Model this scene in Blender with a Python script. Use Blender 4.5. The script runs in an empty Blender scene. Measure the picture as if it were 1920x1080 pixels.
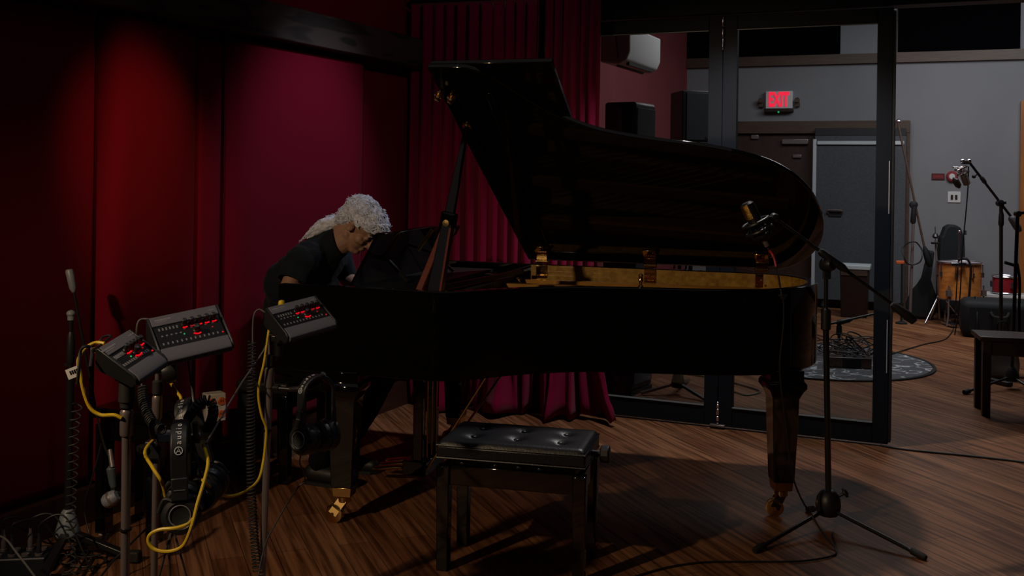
import bpy, math, random
from math import sin, cos, radians, pi, sqrt, atan2
from mathutils import Vector, Matrix, noise
random.seed(7)
SC = bpy.context.scene
COL = SC.collection
# ------------------------------------------------------------------ camera
FPX, H0, ROLL, CH = 1950.0, 330.0, 0.014, 1.505     # focal length and horizon of the photograph, camera height
cd = bpy.data.cameras.new('camera')
cam = bpy.data.objects.new('camera', cd); COL.objects.link(cam)
cd.sensor_width = 36; cd.lens = FPX / 1920 * 36
cd.shift_y = -(540 - H0) / 1920
cam.location = (0, 0, CH)
cam.matrix_world = Matrix.Translation((0, 0, CH)) @ Matrix.Rotation(pi/2, 4, 'X') @ Matrix.Rotation(ROLL, 4, 'Z')
cd.clip_start = .05; cd.clip_end = 60
SC.camera = cam
# ------------------------------------------------------------------ world, colour management, lights
w = bpy.data.worlds.new('world'); SC.world = w; w.use_nodes = True
w.node_tree.nodes['Background'].inputs[0].default_value = (.5, .55, .7, 1)
w.node_tree.nodes['Background'].inputs[1].default_value = .002
SC.view_settings.view_transform = 'Standard'; SC.view_settings.look = 'None'
SC.view_settings.gamma = 1; SC.view_settings.use_curve_mapping = False
SC.view_settings.exposure = 0.0
try:
    SC.cycles.use_denoising = True; SC.cycles.max_bounces = 8; SC.cycles.glossy_bounces = 5
    SC.cycles.sample_clamp_indirect = 2.0; SC.cycles.caustics_reflective = False; SC.cycles.caustics_refractive = False
    SC.cycles.transparent_max_bounces = 16
except Exception: pass
def light(name, typ, loc, energy, color, aim=None, size=.06, angle=60, blend=.5, sx=1, sy=1):
    d = bpy.data.lights.new(name, typ); d.energy = energy; d.color = color
    if typ == 'SPOT': d.spot_size = radians(angle); d.spot_blend = blend; d.shadow_soft_size = size
    elif typ == 'AREA': d.shape = 'RECTANGLE'; d.size = sx; d.size_y = sy
    else: d.shadow_soft_size = size
    o = bpy.data.objects.new(name, d); COL.objects.link(o); o.location = loc
    if aim is not None:
        o.rotation_euler = (Vector(aim) - Vector(loc)).to_track_quat('-Z', 'Y').to_euler()
    return o
light('track_spot_left', 'SPOT', (-2.44, 1.25, 2.55), 165, (1, .72, .44), (.05, 4.5, .45), .05, 58, .5)
light('ceiling_spot_piano', 'SPOT', (1.06, 5.46, 3.0), 120, (.98, .92, .90), (1.18, 5.30, 0), .05, 108, .55)
light('player_fill_spot', 'SPOT', (.15, 5.2, 3.1), 78, (.70, .80, 1), (-.88, 5.65, 1.72), .05, 50, .9)  # added spot that brightens the player's hair and the panel behind
light('wall_wash_spot', 'SPOT', (-.55, 3.4, 2.9), 64, (1, .42, .2), (-1.68, 4.70, 1.5), .06, 28, 1)
light('ceiling_spot_mixers', 'SPOT', (-.35, 2.2, 3.0), 17, (.88, .9, 1), (-.95, 3.0, 1.0), .05, 46, .8)
light('live_room_downlight', 'AREA', (3.3, 9.6, 3.6), 52, (1, .97, .96), (3.3, 9.6, 0), sx=2.5, sy=2)
light('upper_wall_fill', 'SPOT', (.5, 4.4, 3.2), 12, (1, .86, .84), (-.75, 6.5, 2.55), .1, 76, .9)  # added fill that lifts the upper red wall and the curtain top
light('ceiling_fill', 'AREA', (-.1, 3.2, 3.25), 1.8, (1, .9, .88), (-.1, 3.2, 0), sx=3.4, sy=3)
light('live_room_fill_spot', 'SPOT', (3.0, 7.7, 3.9), 55, (1, .95, .9), (3.0, 7.5, 0), .08, 78, .9)  # added spot that lifts the boards just beyond the glass doors
light('live_room_fill_spot', 'SPOT', (4.3, 9.3, 3.9), 95, (1, .93, .86), (4.5, 10.6, 0), .08, 62, .9)  # added spot that lifts the drum corner and the far floor
light('live_room_downlight', 'AREA', (4.9, 9.3, 3.5), 25, (.93, .97, 1), (4.6, 11.6, 2.1), sx=1.2, sy=1.2)
# ------------------------------------------------------------------ calibration: pixel of the photograph to a point of the place
def ray(px, py):
    dx = px - 960; dy = H0 - py
    return Vector(((dx*cos(ROLL) - dy*sin(ROLL)) / FPX, 1, (dx*sin(ROLL) + dy*cos(ROLL)) / FPX))
CAM = Vector((0, 0, CH))
def fl(px, py, z=0):
    v = ray(px, py); return CAM + v * ((z - CH) / v.z)
def dp(px, py, D): return CAM + ray(px, py) * D
def onwall(px, py, P, d, off=0):
    v = ray(px, py); n = Vector((-d[1], d[0], 0)); t = ((Vector((P[0], P[1], 0)) - n*off).dot(n)) / v.dot(n)
    return CAM + v * t
# ------------------------------------------------------------------ mesh builder
def ident(v): return v
class MB:
    def __init__(s, M=None): s.v = []; s.f = []; s.M = M
    def add(s, vs, fs):
        o = len(s.v)
        for p in vs:
            p = Vector(p); s.v.append(s.M @ p if s.M is not None else p)
        for f in fs: s.f.append([i + o for i in f])
        return s
    def box(s, c, d, R=None, taper=None):
        x, y, z = d[0]/2, d[1]/2, d[2]/2; k = taper or 1
        P = [(-x*k, -y*k, -z), (x*k, -y*k, -z), (x*k, y*k, -z), (-x*k, y*k, -z), (-x, -y, z), (x, -y, z), (x, y, z), (-x, y, z)]
        c = Vector(c)
        P = [(R @ Vector(p) if R is not None else Vector(p)) + c for p in P]
        return s.add(P, [(0,3,2,1), (4,5,6,7), (0,1,5,4), (1,2,6,5), (2,3,7,6), (3,0,4,7)])
    def beam(s, p, q, a, b, up=(0,0,1), a2=None, b2=None):      # rectangular bar p->q, width a (sideways), thickness b (up)
        p = Vector(p); q = Vector(q); d = (q - p).normalized(); sd = d.cross(Vector(up))
        if sd.length < 1e-4: sd = d.cross(Vector((1,0,0)))
        sd.normalize(); u = sd.cross(d); a2 = a2 or a; b2 = b2 or b
        P = []
        for c, aa, bb in ((p, a, b), (q, a2, b2)):
            P += [c - sd*aa/2 - u*bb/2, c + sd*aa/2 - u*bb/2, c + sd*aa/2 + u*bb/2, c - sd*aa/2 + u*bb/2]
        return s.add(P, [(0,1,2,3), (7,6,5,4), (0,4,5,1), (1,5,6,2), (2,6,7,3), (3,7,4,0)])
    def tube(s, pts, r, n=8, closed=False, flat=None):
        pts = [Vector(p) for p in pts]; N = len(pts)
        rs = r if isinstance(r, (list, tuple)) else [r]*N
        t0 = (pts[1] - pts[0]).normalized()
        nn = t0.cross(Vector((0,0,1)))
        if nn.length < 1e-3: nn = t0.cross(Vector((0,1,0)))
        nn.normalize(); V = []; F = []
        for i, p in enumerate(pts):
            a = pts[i-1] if (i > 0 or closed) else pts[i]; b = pts[(i+1) % N] if (i < N-1 or closed) else pts[i]
            t = (b - a)
            if t.length < 1e-9: t = t0
            t.normalize(); nn = nn - t*nn.dot(t)
            if nn.length < 1e-6: nn = t.orthogonal()
            nn.normalize(); bb = t.cross(nn)
            for k in range(n):
                g = 2*pi*k/n; V.append(p + nn*cos(g)*rs[i] + bb*sin(g)*rs[i]*(flat or 1))
        M = N if closed else N-1
        for i in range(M):
            for k in range(n):
                j = (i+1) % N; F.append((i*n+k, i*n+(k+1) % n, j*n+(k+1) % n, j*n+k))
        if not closed: F.append(list(range(n))[::-1]); F.append([(N-1)*n+k for k in range(n)])
        return s.add(V, F)
    def cyl(s, p, q, r0, r1=None, n=16): return s.tube([p, q], [r0, r0 if r1 is None else r1], n)
    def lathe(s, prof, c=(0,0,0), ax=(0,0,1), n=24):
        R = Vector((0,0,1)).rotation_difference(Vector(ax)).to_matrix(); c = Vector(c)
        V = []; F = []; N = len(prof)
        for r, z in prof:
            for k in range(n):
                g = 2*pi*k/n; V.append(c + R @ Vector((max(r,1e-4)*cos(g), max(r,1e-4)*sin(g), z)))
        for i in range(N-1):
            for k in range(n): F.append((i*n+k, i*n+(k+1) % n, (i+1)*n+(k+1) % n, (i+1)*n+k))
        F.append(list(range(n))[::-1]); F.append([(N-1)*n+k for k in range(n)])
        return s.add(V, F)
    def prism(s, out, f0, f1):                                  # outline (list of 2D), two maps 2D->3D
        n = len(out); V = [f0(*p) for p in out] + [f1(*p) for p in out]
        F = [list(range(n))[::-1], list(range(n, 2*n))] + [(i, (i+1) % n, n+(i+1) % n, n+i) for i in range(n)]
        return s.add(V, F)
    def ring(s, outer, inner, z0, z1):                          # wall between two outlines of equal count
        n = len(outer); V = []
        for o, z in ((outer, z0), (outer, z1), (inner, z1), (inner, z0)): V += [(p[0], p[1], z) for p in o]
        F = []
        for a in range(4):
            b = (a+1) % 4
            for i in range(n):
                j = (i+1) % n; F.append((a*n+i, a*n+j, b*n+j, b*n+i))
        return s.add(V, F)
    def ell(s, c, r, R=None, n=16, m=10):
        c = Vector(c); V = []; F = []
        for i in range(m+1):
            th = pi*i/m
            for k in range(n):
                g = 2*pi*k/n; p = Vector((r[0]*sin(th)*cos(g), r[1]*sin(th)*sin(g), r[2]*cos(th)))
                if i in (0, m): p = Vector((1e-5*cos(g), 1e-5*sin(g), r[2]*cos(th)))
                V.append(c + (R @ p if R is not None else p))
        for i in range(m):
            for k in range(n): F.append((i*n+k, (i+1)*n+k, (i+1)*n+(k+1) % n, i*n+(k+1) % n))
        F.append(list(range(n))); F.append([m*n+k for k in range(n)][::-1])
        return s.add(V, F)
    def cone(s, p, q, r0, r1, n=14):                             # capsule with two radii
        p = Vector(p); q = Vector(q); d = (q - p); L = d.length; d = d/L; pts = []; rs = []
        for i in range(5):
            a = pi/2*(1 - i/4); pts.append(p - d*r0*sin(a)); rs.append(max(r0*cos(a), 1e-4))
        for i in range(5):
            a = pi/2*i/4; pts.append(q + d*r1*sin(a)); rs.append(max(r1*cos(a), 1e-4))
        return s.tube(pts, rs, n)
    def grid(s, fn, nu, nv, thick=0):
        V = [fn(i/nu, j/nv) for i in range(nu+1) for j in range(nv+1)]
        F = [(i*(nv+1)+j, (i+1)*(nv+1)+j, (i+1)*(nv+1)+j+1, i*(nv+1)+j+1) for i in range(nu) for j in range(nv)]
        return s.add(V, F)
    def build(s, name, mat, parent=None, bevel=0, sharp=35, seg=2, mods=None):
        me = bpy.data.meshes.new(name)
        vs = s.v
        o = bpy.data.objects.new(name, me)
        if parent is not None:
            Mi = chain(parent).inverted(); vs = [Mi @ p for p in vs]; o.parent = parent
        else:
            lo = [min(p[i] for p in vs) for i in range(3)]; hi = [max(p[i] for p in vs) for i in range(3)]
            b = Vector(((lo[0]+hi[0])/2, (lo[1]+hi[1])/2, lo[2])); vs = [p - b for p in vs]; o.location = b
        me.from_pydata([tuple(p) for p in vs], [], s.f); me.validate()
        me.materials.append(M[mat] if isinstance(mat, str) else mat)
        me.polygons.foreach_set('use_smooth', [True]*len(me.polygons))
        try: me.set_sharp_from_angle(angle=radians(sharp))
        except Exception: pass
        COL.objects.link(o)
        if bevel:
            m = o.modifiers.new('bevel', 'BEVEL'); m.width = bevel; m.segments = seg; m.limit_method = 'ANGLE'; m.angle_limit = radians(40)
        if mods: bake(o, mods)
        return o
def chain(o):
    Mx = o.matrix_basis.copy()
    while o.parent is not None: o = o.parent; Mx = o.matrix_basis @ Mx
    return Mx
def bake(o, mods):                                               # apply modifiers (remesh, smooth, ...) into the mesh
    for t, kw in mods:
        m = o.modifiers.new(t.lower(), t)
        for k, v in kw.items(): setattr(m, k, v)
    dg = bpy.context.evaluated_depsgraph_get(); dg.update()
    me = bpy.data.meshes.new_from_object(o.evaluated_get(dg)); old = o.data
    o.modifiers.clear(); o.data = me
    if not me.materials:
        for mt in old.materials: me.materials.append(mt)
    me.polygons.foreach_set('use_smooth', [True]*len(me.polygons))
def tag(o, label=None, cat=None, group=None, kind=None):
    if label: o['label'] = label
    if cat: o['category'] = cat
    if group: o['group'] = group
    if kind: o['kind'] = kind
    return o
def thing(name, label, cat, loc, rz=0, group=None):
    o = bpy.data.objects.new(name, None); COL.objects.link(o); o.empty_display_size = .1
    o.location = loc; o.rotation_euler = (0, 0, rz); return tag(o, label, cat, group)
def copy_tree(o, parent=None):
    c = o.copy(); COL.objects.link(c)
    if parent is not None: c.parent = parent; c.matrix_parent_inverse = o.matrix_parent_inverse
    for ch in list(o.children): copy_tree(ch, c)
    return c
def cat(pts, n=8, closed=False):                                 # Catmull-Rom through points
    P = [Vector(p) for p in pts]; N = len(P); out = []
    R = range(N if closed else N-1)
    for i in R:
        if closed: a, b, c, d = P[i-1], P[i], P[(i+1) % N], P[(i+2) % N]
        else: a, b, c, d = P[max(i-1,0)], P[i], P[i+1], P[min(i+2,N-1)]
        for k in range(n):
            t = k/n
            out.append(.5*((2*b) + (c-a)*t + (2*a-5*b+4*c-d)*t*t + (3*b-a-3*c+d)*t**3))
    if not closed: out.append(P[-1])
    return out
def cable(name, pts, r, mat, label, catg='cable', group=None, n=8, parent=None):
    o = MB().tube(cat(pts, 8), r, n).build(name, mat, parent)
    if parent is None: tag(o, label, catg, group)
    return o
def coil(pts, R, r, pitch, n=6):
    P = cat(pts, 12); out = []; acc = 0
    L = sum((P[i+1]-P[i]).length for i in range(len(P)-1)); turns = L/pitch; step = L/(turns*9)
    i = 0; seg = (P[1]-P[0]).length; base = 0; s = 0; nn = None
    while s < L and i < len(P)-1:
        while s - base > seg and i < len(P)-2: base += seg; i += 1; seg = max((P[i+1]-P[i]).length, 1e-6)
        t = (P[i+1]-P[i]).normalized()
        if nn is None: nn = t.orthogonal().normalized()
        nn = (nn - t*nn.dot(t)).normalized(); bb = t.cross(nn)
        c = P[i] + t*(s-base); a = 2*pi*s/pitch; out.append(c + nn*cos(a)*R + bb*sin(a)*R); s += step
    return MB().tube(out, r, n)
def text_mesh(txt, size, name, mat, Mx, parent, extrude=.001, bold=0, align='CENTER'):
    cu = bpy.data.curves.new('t', 'FONT'); cu.body = txt; cu.size = size; cu.extrude = extrude; cu.offset = bold
    cu.align_x = align; cu.align_y = 'CENTER'
    to = bpy.data.objects.new('t', cu); COL.objects.link(to)
    dg = bpy.context.evaluated_depsgraph_get(); dg.update()
    me = bpy.data.meshes.new_from_object(to.evaluated_get(dg)); bpy.data.objects.remove(to)
    Mi = chain(parent).inverted() @ Mx; me.transform(Mi); me.name = name
    me.materials.clear(); me.materials.append(M[mat])
    o = bpy.data.objects.new(name, me); COL.objects.link(o); o.parent = parent; return o
def frame3(x, y, o):                                             # matrix with x and y axes (orthonormalised) and origin
    x = Vector(x).normalized(); y = Vector(y); y = (y - x*y.dot(x)).normalized(); z = x.cross(y)
    m = Matrix((x, y, z)).transposed().to_4x4(); m.translation = Vector(o); return m
# ------------------------------------------------------------------ materials
M = {}
def mat(name, col, rough=.5, metal=0, coat=0, spec=.5, emit=None, es=0, sheen=0):
    m = bpy.data.materials.new(name); m.use_nodes = True; b = m.node_tree.nodes['Principled BSDF']
    b.inputs['Base Color'].default_value = (*col, 1); b.inputs['Roughness'].default_value = rough
    b.inputs['Metallic'].default_value = metal; b.inputs['Coat Weight'].default_value = coat
    b.inputs['Coat Roughness'].default_value = .04
    b.inputs['Specular IOR Level'].default_value = spec; b.inputs['Sheen Weight'].default_value = sheen
    if emit: b.inputs['Emission Color'].default_value = (*emit, 1); b.inputs['Emission Strength'].default_value = es
    M[name] = m; return m
def nd(m, t, **kw):
    n = m.node_tree.nodes.new(t)
    for k, v in kw.items():
        if k in n.inputs: n.inputs[k].default_value = v
        else: setattr(n, k, v)
    return n
def lk(m, a, b): m.node_tree.links.new(a, b)
def noisy(name, c1, c2, scale=(1,1,1), ns=8, rough=.5, bump=0, detail=5, lo=.35, hi=.65, rz=0, bscale=None, **kw):
    m = mat(name, c1, rough, **kw); b = m.node_tree.nodes['Principled BSDF']
    tc = nd(m, 'ShaderNodeTexCoord'); mp = nd(m, 'ShaderNodeMapping'); mp.inputs['Scale'].default_value = scale; mp.inputs['Rotation'].default_value = (0,0,rz)
    lk(m, tc.outputs['Object'], mp.inputs['Vector'])
    n = nd(m, 'ShaderNodeTexNoise'); n.inputs['Scale'].default_value = ns; n.inputs['Detail'].default_value = detail
    lk(m, mp.outputs[0], n.inputs['Vector'])
    r = nd(m, 'ShaderNodeValToRGB'); r.color_ramp.elements[0].position = lo; r.color_ramp.elements[1].position = hi
    r.color_ramp.elements[0].color = (*c1, 1); r.color_ramp.elements[1].color = (*c2, 1)
    lk(m, n.outputs['Fac'], r.inputs[0]); lk(m, r.outputs[0], b.inputs['Base Color'])
    if bump:
        n2 = n
        if bscale:
            n2 = nd(m, 'ShaderNodeTexNoise'); n2.inputs['Scale'].default_value = bscale; lk(m, mp.outputs[0], n2.inputs['Vector'])
        bp = nd(m, 'ShaderNodeBump'); bp.inputs['Strength'].default_value = bump; bp.inputs['Distance'].default_value = .01
        lk(m, n2.outputs['Fac'], bp.inputs['Height']); lk(m, bp.outputs[0], b.inputs['Normal'])
    return m
mat('black_lacquer', (.0035, .0035, .004), .05, spec=.85)
mat('black_satin', (.012, .012, .014), .35)
mat('black_metal', (.012, .012, .014), .32)
mat('black_plastic', (.014, .015, .018), .42)
mat('black_rubber', (.01, .01, .011), .7)
mat('dark_cable', (.012, .012, .013), .5)
mat('grey_cable', (.10, .10, .10), .5)
mat('yellow_cable', (.62, .42, .01), .4)
mat('red_cable', (.5, .02, .04), .45)
mat('chrome', (.62, .62, .65), .14, metal=1)
mat('dull_chrome', (.27, .225, .225), .34, metal=.6)
mat('brass', (.75, .50, .18), .22, metal=1)
mat('polished_brass', (.80, .52, .17), .09, metal=1)
noisy('gold_grille', (.25, .15, .02), (.85, .55, .12), ns=300, rough=.3, metal=1, bump=.4)
noisy('leather', (.006, .007, .011), (.010, .011, .016), ns=120, rough=.40, bump=.12)
noisy('red_fabric', (.150, .0036, .0135), (.170, .0042, .016), ns=260, rough=1, bump=.08, sheen=.03, spec=.05)
noisy('curtain_velvet', (.18, .0025, .032), (.21, .0032, .040), ns=90, rough=.95, sheen=.12, spec=.06)
noisy('red_paint', (.17, .028, .035), (.19, .034, .04), ns=3, rough=.7)
noisy('grey_paint', (.205, .208, .23), (.22, .223, .245), ns=2, rough=.75, bump=.03, bscale=160)
noisy('dark_ceiling', (.02, .02, .022), (.025, .025, .027), ns=4, rough=.9)
noisy('brown_base', (.035, .012, .008), (.05, .017, .011), scale=(.4,.4,6), ns=8, rough=.5)
noisy('trim_wood', (.06, .034, .024), (.085, .05, .034), scale=(1,1,9), ns=6, rough=.5)
noisy('door_wood', (.035, .018, .014), (.05, .026, .019), scale=(9,9,.7), ns=5, rough=.45)
noisy('orange_wood', (.30, .10, .025), (.38, .14, .035), scale=(6,6,.8), ns=5, rough=.4)
noisy('maple_shell', (.52, .185, .04), (.70, .27, .065), scale=(3,3,10), ns=4, rough=.25, coat=.6)
noisy('burl_veneer', (.28, .14, .02), (.55, .32, .055), ns=38, rough=.3, detail=9, lo=.3, hi=.7, coat=.4)
noisy('bronze_plate', (.48, .24, .045), (.56, .29, .06), ns=12, rough=.32, metal=.6)
mat('soundboard', (.5, .26, .08), .35)
mat('string_steel', (.07, .055, .04), .45, metal=1)
mat('red_wood', (.16, .035, .018), .3, coat=.4)
mat('ivory', (.75, .72, .65), .3)
mat('door_frame_paint', (.009, .0125, .019), .5, spec=.2)
mat('glass_edge', (.3, .35, .36), .2)
mat('hinge_metal', (.72, .74, .82), .22, metal=1)
mat('mixer_grey', (.10, .10, .122), .6, spec=.25)
mat('mixer_black', (.006, .0065, .008), .6, spec=.2)
mat('print_grey', (.16, .16, .17), .5)
mat('white_print', (.6, .62, .65), .5)
mat('white_plastic', (.62, .62, .64), .45)
mat('warm_plastic', (.55, .52, .47), .5)
mat('led_red', (.2, 0, .005), .4, emit=(1, .004, .012), es=.7)
mat('led_dim', (.12, .01, .015), .4, emit=(1, .02, .03), es=.25)
mat('led_green', (0, .2, .05), .4, emit=(.02, 1, .25), es=.4)
mat('exit_red', (.4, 0, .02), .4, emit=(1, .018, .06), es=1.15)
mat('orange_plastic', (.60, .12, .03), .45)
mat('fire_red', (.26, .02, .025), .5)
mat('sign_red', (.10, .008, .012), .5)
mat('skin', (.34, .19, .13), .55)
mat('shirt', (.008, .0125, .018), .9, sheen=.05, spec=.15)
mat('trousers', (.005, .006, .010), .9, spec=.15)
mat('shoe', (.012, .012, .014), .5)
noisy('hair', (.48, .51, .63), (.74, .79, .94), ns=60, rough=.6)
mat('cone_grey', (.2, .23, .26), .4)
mat('mic_teal', (.07, .09, .10), .4)
noisy('mesh_grey', (.16, .17, .21), (.30, .32, .38), ns=200, rough=.6, metal=.2)
noisy('gobo_fabric', (.062, .07, .085), (.078, .088, .105), ns=45, rough=.9)
mat('gobo_white', (.5, .55, .6), .5)
mat('dark_brown', (.022, .010, .008), .4)
mat('speaker_face', (.045, .055, .065), .6)
mat('speaker_body', (.015, .015, .02), .5)
mat('nylon_black', (.010, .0125, .016), .7, spec=.3)
mat('drumhead', (.32, .28, .32), .4)
mat('red_sparkle', (.28, .015, .025), .25, coat=.5)
mat('tv_black', (.002, .002, .003), .9, spec=0)
mat('grey_bag', (.18, .18, .20), .6)
mat('rug_edge', (.012, .012, .014), .9)
# floor: diagonal strips of dark laminated timber
m = mat('floor_wood', (.2, .1, .06), .5, spec=.16); b = m.node_tree.nodes['Principled BSDF']
tc = nd(m, 'ShaderNodeTexCoord'); mp = nd(m, 'ShaderNodeMapping'); mp.inputs['Rotation'].default_value = (0, 0, radians(-111))
lk(m, tc.outputs['Object'], mp.inputs['Vector'])
br = nd(m, 'ShaderNodeTexBrick'); br.offset = .37; br.inputs['Scale'].default_value = 1
for k, v in (('Brick Width', 1.15), ('Row Height', .125), ('Mortar Size', .0016), ('Bias', -.1)): br.inputs[k].default_value = v
br.inputs['Color1'].default_value = (.165, .069, .033, 1); br.inputs['Color2'].default_value = (.285, .136, .068, 1); br.inputs['Mortar'].default_value = (.05, .022, .015, 1)
lk(m, mp.outputs[0], br.inputs['Vector'])
mp2 = nd(m, 'ShaderNodeMapping'); mp2.inputs['Scale'].default_value = (1.0, 24, 1); lk(m, mp.outputs[0], mp2.inputs['Vector'])
n1 = nd(m, 'ShaderNodeTexNoise'); n1.inputs['Scale'].default_value = 1.7; n1.inputs['Detail'].default_value = 6; n1.inputs['Distortion'].default_value = .5
lk(m, mp2.outputs[0], n1.inputs['Vector'])
r1 = nd(m, 'ShaderNodeValToRGB'); r1.color_ramp.elements[0].position = .36; r1.color_ramp.elements[1].position = .60
r1.color_ramp.elements[0].color = (.40, .34, .29, 1); r1.color_ramp.elements[1].color = (1.22, 1.18, 1.15, 1)
lk(m, n1.outputs['Fac'], r1.inputs[0])
mx = nd(m, 'ShaderNodeMix', data_type='RGBA', blend_type='MULTIPLY'); mx.inputs[0].default_value = 1
lk(m, br.outputs['Color'], mx.inputs[6]); lk(m, r1.outputs[0], mx.inputs[7]); lk(m, mx.outputs[2], b.inputs['Base Color'])
# beam: flat sawn dark wood with cathedral grain
m = mat('beam_wood', (.05, .03, .02), .6); b = m.node_tree.nodes['Principled BSDF']
tc = nd(m, 'ShaderNodeTexCoord'); mp = nd(m, 'ShaderNodeMapping'); mp.inputs['Scale'].default_value = (.8, .8, 4.2); mp.inputs['Rotation'].default_value = (0, 0, radians(-65))
lk(m, tc.outputs['Object'], mp.inputs['Vector'])
n1 = nd(m, 'ShaderNodeTexNoise'); n1.inputs['Scale'].default_value = 1.6; n1.inputs['Detail'].default_value = 2; lk(m, mp.outputs[0], n1.inputs['Vector'])
mt = nd(m, 'ShaderNodeMath', operation='MULTIPLY'); mt.inputs[1].default_value = 26; lk(m, n1.outputs['Fac'], mt.inputs[0])
ms = nd(m, 'ShaderNodeMath', operation='SINE'); lk(m, mt.outputs[0], ms.inputs[0])
r1 = nd(m, 'ShaderNodeValToRGB'); r1.color_ramp.elements[0].position = .1; r1.color_ramp.elements[1].position = .8
r1.color_ramp.elements[0].color = (.05, .030, .022, 1); r1.color_ramp.elements[1].color = (.016, .009, .006, 1)
lk(m, ms.outputs[0], r1.inputs[0]); lk(m, r1.outputs[0], b.inputs['Base Color'])
# rug: grey with pale scribbles
m = mat('rug_pile', (.1, .1, .12), .95); b = m.node_tree.nodes['Principled BSDF']
tc = nd(m, 'ShaderNodeTexCoord'); n1 = nd(m, 'ShaderNodeTexNoise'); n1.inputs['Scale'].default_value = 5; n1.inputs['Detail'].default_value = 3
lk(m, tc.outputs['Object'], n1.inputs['Vector'])
vm = nd(m, 'ShaderNodeMix', data_type='VECTOR'); vm.inputs[0].default_value = .12; lk(m, tc.outputs['Object'], vm.inputs[4]); lk(m, n1.outputs['Color'], vm.inputs[5])
vo = nd(m, 'ShaderNodeTexVoronoi', feature='DISTANCE_TO_EDGE'); vo.inputs['Scale'].default_value = 9; lk(m, vm.outputs[1], vo.inputs['Vector'])
n2 = nd(m, 'ShaderNodeTexNoise'); n2.inputs['Scale'].default_value = 7; n2.inputs['Detail'].default_value = 2; lk(m, tc.outputs['Object'], n2.inputs['Vector'])
c1 = nd(m, 'ShaderNodeMath', operation='LESS_THAN'); c1.inputs[1].default_value = .05; lk(m, vo.outputs['Distance'], c1.inputs[0])
c2 = nd(m, 'ShaderNodeMath', operation='GREATER_THAN'); c2.inputs[1].default_value = .47; lk(m, n2.outputs['Fac'], c2.inputs[0])
c3 = nd(m, 'ShaderNodeMath', operation='MULTIPLY'); lk(m, c1.outputs[0], c3.inputs[0]); lk(m, c2.outputs[0], c3.inputs[1])
mx = nd(m, 'ShaderNodeMix', data_type='RGBA'); mx.inputs[6].default_value = (.075, .08, .095, 1); mx.inputs[7].default_value = (.40, .43, .47, 1)
lk(m, c3.outputs[0], mx.inputs[0]); lk(m, mx.outputs[2], b.inputs['Base Color'])
# door glass: clear pane, mirror by Fresnel only
m = bpy.data.materials.new('door_glass'); m.use_nodes = True; M['door_glass'] = m; m.node_tree.nodes.clear()
g = nd(m, 'ShaderNodeBsdfGlossy'); g.inputs['Roughness'].default_value = .01; t = nd(m, 'ShaderNodeBsdfTransparent'); t.inputs[0].default_value = (.86, .88, .88, 1)
fr = nd(m, 'ShaderNodeFresnel'); fr.inputs[0].default_value = 1.5; mxs = nd(m, 'ShaderNodeMixShader'); ou = nd(m, 'ShaderNodeOutputMaterial')
lk(m, fr.outputs[0], mxs.inputs[0]); lk(m, t.outputs[0], mxs.inputs[1]); lk(m, g.outputs[0], mxs.inputs[2]); lk(m, mxs.outputs[0], ou.inputs[0])
# ------------------------------------------------------------------ the room
RA = radians(-23.86); VX = Vector((cos(RA), sin(RA), 0)); UX = Vector((-sin(RA), cos(RA), 0))   # along the glass doors / into the live room
R0 = Vector((2.157, 5.908, 0))
def rm(v, u, z=0): return R0 + VX*v + UX*u + Vector((0, 0, z))
LP = Vector((-1.715, 4.62, 0)); LD = Vector((sin(radians(25)), cos(radians(25)), 0)); LN = Vector((LD.y, -LD.x, 0))   # red wall line, normal into the room
def lw(t, n=0, z=0): return LP + LD*t + LN*n + Vector((0, 0, z))
ROT_R = Matrix.Rotation(RA, 3, 'Z'); ROT_L = Matrix.Rotation(radians(65), 3, 'Z')
EP = Vector((4.051, 12.278, 0)); ED = Vector((cos(radians(-22)), sin(radians(-22)), 0)); EN = Vector((ED.y, -ED.x, 0))   # wall with the exit door, normal towards us
ROT_E = Matrix.Rotation(radians(-22), 3, 'Z')
def ew(s, n=0, z=0): return EP + ED*s + EN*n + Vector((0, 0, z))
def ewp(px, py, n=0):
    q = onwall(px, py, EP, ED, -n); return ((q - EP).dot(ED), q.z)
def slab(name, p, q, z0, z1, th, side, m, kind='structure', label=None):
    p = Vector(p); q = Vector(q); b = MB(); n = side*th
    b.add([p, q, q+n, p+n], []); V = []
    b = MB(); P = [p, q, q+n, p+n]
    b.add([Vector((a.x, a.y, z0)) for a in P] + [Vector((a.x, a.y, z1)) for a in P], [(3,2,1,0), (4,5,6,7), (0,1,5,4), (1,2,6,5), (2,3,7,6), (3,0,4,7)])
    return tag(b.build(name, m), label, kind=kind)
tag(MB().add([(-9, -3, -.08), (12, -3, -.08), (12, 16, -.08), (-9, 16, -.08), (-9, -3, 0), (12, -3, 0), (12, 16, 0), (-9, 16, 0)], [(3,2,1,0), (4,5,6,7), (0,1,5,4), (1,2,6,5), (2,3,7,6), (3,0,4,7)]).build('floor', 'floor_wood'), kind='structure')
bpy.data.objects['floor'].data.transform(Matrix.Translation(bpy.data.objects['floor'].location)); bpy.data.objects['floor'].location = (0, 0, 0)
corner_far = lw(0) + LD * ((EP - LP).cross(ED).z / LD.cross(ED).z)
slab('wall_left', lw(-6.8, -.03), lw(2.52, -.03), 0, 3.3, .12, -LN, 'red_fabric')
slab('wall_live_left', lw(2.6, -.03), corner_far - LN*.03, 0, 4.2, .12, -LN, 'red_paint')
slab('wall_far', corner_far - EN*0 - ED*.2, ew(7), 0, 4.2, .15, -EN, 'grey_paint')
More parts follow.
